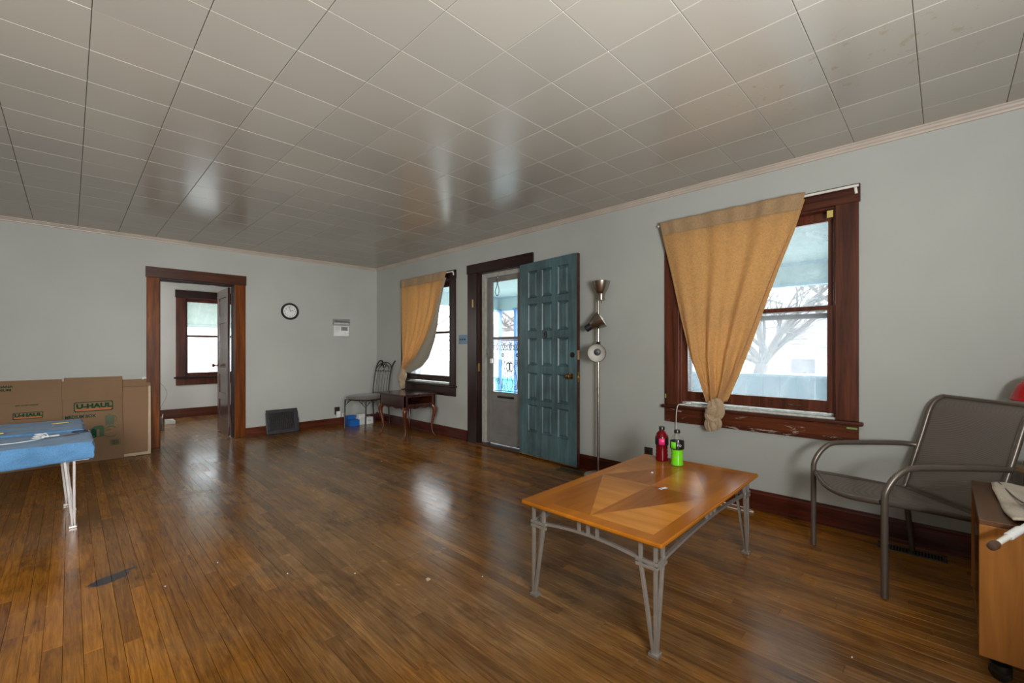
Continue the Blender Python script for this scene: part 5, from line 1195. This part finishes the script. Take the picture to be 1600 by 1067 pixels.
# debris
tag(MB().prism([(0, 0), (.022, .004), (.018, .024), (.004, .020)], lambda a_, b_, t: (1.275+a_, 1.865+b_, t), .0008, .006).build('wood_chip', 'card_edge'), 'small pale wood chip in the middle of the bare floor', 'chip')
for k, (x_, y_) in enumerate([(.57, 2.85), (.8, 2.45), (1.05, 2.2), (2.1, .25), (1.9, 5.2), (2.3, 4.2), (.33, 2.75), (1.5, 1.7), (2.75, 4.9), (3.2, 5.05)]):
    tag(MB().box(x_, x_+.006, y_, y_+.005, .0006, .003).build('paper_scrap', 'paper'), 'tiny white speck of litter on the wooden floor', 'scrap', 'litter specks on the floor')

# ------------------------------------------------------------------ next room: iron, white box, wire
T = thing('clothes_iron', 'grey clothes iron standing on its heel inside the doorway', 'iron', (.87, 8.12, 0), rotz=R(-20))
MB().prism([(-.055, 0), (.055, 0), (.050, .10), (.030, .18), (0, .235), (-.030, .18), (-.050, .10)], lambda a_, c_, t: (t, a_, c_+.002), .085, .097).build('soleplate', 'nickel', T, local=True, bevel=.002)
MB().prism([(-.05, 0), (.05, 0), (.045, .09), (.02, .17), (0, .20), (-.02, .17), (-.045, .09)], lambda a_, c_, t: (t, a_, c_+.002), .040, .085).build('iron_body', 'piping', T, local=True, bevel=.01)
MB().tube(smooth_path([(.045, 0, .02), (-.02, 0, .03), (-.03, 0, .09), (-.015, 0, .15), (.045, 0, .16)], 5), .012, 8).build('handle', 'black', T, local=True, smooth=True)
T = thing('white_box', 'low white box on the floor of the next room', 'box', (1.03, 8.72, .001)); MB().cbox(.93, 1.17, 8.60, 8.84, .001, .055, .004).build('carton', 'white', T)
MB().prism([(.93, 0), (1.05, .03), (1.17, 0)], lambda a_, c_, t: (a_, 8.60+t, .0555+c_), 0, .003).build('flap', 'paper', T)
tag(MB().tube(smooth_path([(.90, 8.35, .12), (.98, 8.55, .28), (1.10, 8.9, .46), (1.03, 9.0, .62), (.92, 8.85, .62), (.86, 8.5, .45), (.85, 8.3, .22)], 8), .002, 5).build('thin_wire', 'piping', smooth=True), 'thin grey wire loop springing up behind the clothes iron', 'wire')
tag(MB().prism([(0, 0), (.03, .035), (.022, .05), (.008, .05), (0, .04), (-.008, .05), (-.022, .05), (-.03, .035)], lambda a_, c_, t: (1.20+a_, Y2-.004+t, 2.30+c_), 0, .003).build('heart_decoration', 'piping'), 'small grey heart on the wall over the far window', 'decoration')

# ------------------------------------------------------------------ outdoors
MB().box(3.74, 6.95, -4, 7.5, -.14, -.02).build('porch_floor', 'porch_floor', kind='structure')
XP = 6.8
pc = MB().box(3.74, XP+.1, -4, 7.35, 2.335, 2.40).build('porch_ceiling', 'porch_teal', kind='structure')
for k in range(24):
    x_ = 3.76+k*.128; MB().box(x_, x_+.122, -4, 7.15, 2.328, 2.335).build('plank', 'porch_teal', pc)
MB().box(XP, XP+.1, -4, 7.35, 2.06, 2.335).build('porch_beam', 'porch_teal', kind='structure'); MB().box(XP-.02, XP, -4, 7.33, 2.29, 2.328).build('trim_3', 'porch_band', kind='structure'); MB().box(XP-.015, XP+.115, -4, 7.35, 2.02, 2.06).build('trim_4', 'porch_band', kind='structure')
MB().box(3.74, XP+.1, 7.15, 7.25, 2.06, 2.335).build('porch_side_beam', 'porch_teal', kind='structure'); MB().box(3.74, XP, 7.13, 7.15, 2.29, 2.328).build('trim_5', 'porch_band', kind='structure')
# roof above the porch and outer wall skin shelter the glass from the open sky
MB().box(3.3, 7.3, -4.2, 7.6, 2.62, 2.70).build('roof_porch', 'roof_grey', kind='structure')
def post(x_, y_, lab):
    T = thing('porch_post', lab, 'post', (x_, y_, -.02)); MB().cbox(x_-.03, x_+.03, y_-.03, y_+.03, -.02, 2.06, .004).build('shaft', 'blue_iron', T)
    MB().cbox(x_-.05, x_+.05, y_-.05, y_+.05, -.02, .01, .004).cbox(x_-.05, x_+.05, y_-.05, y_+.05, 2.02, 2.06, .004).build('collar', 'blue_iron', T)
post(XP, 7.10, 'slim sky blue porch post at the corner, seen through the storm door'); post(XP, 6.62, 'slim sky blue porch post, second seen through the storm door')
def arches(lab, p0, p1, n_, z0_, z1_):
    p0, p1 = Vector(p0), Vector(p1); T = thing('porch_fence', lab, 'fence', ((p0+p1)/2)[:]); d = (p1-p0)/n_
    up = Vector((0, 0, 1)); MB().bar(p0+up*z0_, p1+up*z0_, .02, .02).build('rail', 'blue_iron', T); MB().bar(p0+up*(z1_-.30), p1+up*(z1_-.30), .014, .014).build('rail', 'blue_iron', T)
    for k in range(n_):
        a_, b_ = p0+d*k, p0+d*(k+2) if k+2 <= n_ else None
        MB().tube([a_+up*z0_, a_+up*(z1_-.30)], .006, 5).build('picket', 'blue_iron', T)
        if b_ is not None: MB().tube([a_.lerp(b_, .5-.5*math.cos(math.pi*i/12))+up*(z1_-.30+.30*math.sin(math.pi*i/12)) for i in range(13)], .006, 5).build('arch', 'blue_iron', T, smooth=True)
arches('sky blue iron fence with interlaced arches along the porch front', (XP, 4.9, 0), (XP, 7.10, 0), 14, .08, 1.45)
arches('sky blue iron fence with interlaced arches on the porch side', (5.0, 7.10, 0), (XP, 7.10, 0), 11, .08, 1.45)
T = thing('porch_parapet', 'faded blue board parapet outside the largest window', 'parapet', (XP, 1.2, 0))
y_ = -1.2
while y_ < 3.6: MB().box(XP-.012, XP+.012, y_, y_+.195, .0, .80).build('board', 'blue_wall', T); y_ += .20
MB().box(XP-.03, XP+.03, -1.2, 3.6, .80, .83).build('top_rail', 'porch_band', T)
# ground, street, neighbour houses, trees
MB().box(-14, 60, -30, 60, -1.1, -.9).build('ground', 'ground', kind='structure'); MB().box(10.5, 14.5, -30, 60, -.9, -.88).build('street', 'street', kind='structure')
def house(lab, x0_, x1_, y0_, y1_, zg, zw, zr, ridge='y'):
    T = thing('house', lab, 'house', ((x0_+x1_)/2, (y0_+y1_)/2, zg)); MB().box(x0_, x1_, y0_, y1_, zg, zw).build('wall', 'siding', T)
    m = MB(); e = .5; xm = (x0_+x1_)/2
    m.prism([(x0_-e, zw-.1), (x1_+e, zw-.1), (xm, zr)], lambda a_, c_, t: (a_, t, c_), y0_-e, y1_+e); m.build('roof', 'roof_grey', T)
    k = y0_+1.2
    while k < y1_-1.2:
        f_ = MB().box(x0_-.06, x0_, k, k+1.0, zg+1.0, zw-.5).build('window', 'white_metal', T); MB().box(x0_-.075, x0_-.06, k+.08, k+.92, zg+1.08, zw-.58).build('pane', 'roof_grey', f_); k += 2.7
house('low white house with grey roof across the street, outside the largest window', 21, 29, -3, 9, -.9, 1.35, 3.3)
house('white house with grey roof across the street, seen through the storm door', 20, 28, 12, 24, -.9, 1.5, 3.6)
def tree(lab, x_, y_, h_, sd, lean=(0, 0)):
    rr = random.Random(sd); T = thing('bare_tree', lab, 'tree', (x_, y_, -.9)); tr = MB(); br = MB(); tw = MB()
    base = Vector((x_, y_, -.9)); top = base+Vector((lean[0], lean[1], h_*.42)); tr.tube(smooth_path([base, base.lerp(top, .5)+Vector((.06, -.05, 0)), top], 4), [.17-.006*i for i in range(9)], 8)
    def grow(p, d, L_, r_, lv):
        k = 5; P_ = [p]; q = p; dd_ = d.normalized()
        for i in range(k): dd_ = (dd_+Vector((rr.gauss(0, .16), rr.gauss(0, .16), rr.gauss(.03, .12)))).normalized(); q = q+dd_*L_/k; P_.append(q)
        (br if lv < 2 else tw).tube(P_, [max(.004, r_*(1-.13*i)) for i in range(k+1)], 6 if lv < 2 else 3)
        if lv < 4:
            for _ in range((5, 4, 4, 3)[lv]):
                s_ = rr.randint(1, k); nd = (P_[min(s_, k)]-P_[s_-1]).normalized()+Vector((rr.gauss(0, .55), rr.gauss(0, .65), rr.gauss(.15, .4))); grow(P_[s_], nd, L_*rr.uniform(.5, .75), r_*.5, lv+1)
    for _ in range(5): grow(top, Vector((rr.gauss(0, .6), rr.gauss(0, .8), rr.uniform(.5, 1.0))), h_*.42, .085, 0)
    tr.build('trunk', 'bark', T, smooth=True, fix=False); br.build('branches', 'bark', T, smooth=True, fix=False); o = tw.build('twigs', 'bark', T, smooth=True, kind='stuff', fix=False)
tree('bare leafless tree with leaning branches outside the largest window', 10.2, 3.3, 4.2, 4, (.3, -.5)); tree('bare tree across the street behind the storm door', 15.5, 14.2, 6.5, 12, (.2, .2)); tree('bare tree outside the corner window', 14, 21.5, 7.0, 23)
T = thing('turquoise_bin', 'turquoise bin standing in the yard beyond the storm door', 'bin', (9.6, 9.4, -.9)); MB().prism([(-.45, 0), (.45, 0), (.5, 1.15), (-.5, 1.15)], lambda a_, c_, t: (9.6+t, 9.4+a_, -.9+c_), -.35, .35).build('bin_body', 'turq', T, bevel=.03); MB().cbox(9.2, 10.0, 8.86, 9.94, .25, .32, .02).build('lid', 'turq', T)
# beyond the bedroom window: metal awning and neighbour's wall
T = thing('window_awning', 'pale green ribbed awning outside the bedroom window', 'awning', (1.8, Y2+.14, 2.1))
for k in range(11):
    x_ = .95+k*.155; p = MB(); p.bar((x_+.075, Y2+.15, 2.30), (x_+.075, Y2+1.10, 1.66), .145, .012, up=(0, 0, 1)); p.build('slat', 'awning', T)
    p = MB(); p.bar((x_, Y2+.15, 2.31), (x_, Y2+1.10, 1.67), .022, .03, up=(0, 0, 1)); p.build('rib', 'awning_trim', T)
MB().box(.9, 2.75, Y2+1.08, Y2+1.12, 1.60, 1.66).build('front_valance', 'awning_trim', T)
T = thing('neighbour_wall', 'white clapboard wall of the house beside the bedroom window', 'wall', (2, 13.4, -.9)); MB().box(-2, 4.6, 13.45, 13.6, -.9, 3.6).build('backing', 'siding', T)
for k in range(24): m = MB(); z_ = -.9+k*.185; m.prism([(13.42, z_), (13.45, z_), (13.45, z_+.185), (13.437, z_+.185)], lambda a_, c_, t: (t, a_, c_), -2, 4.6); m.build('clapboard', 'siding', T)
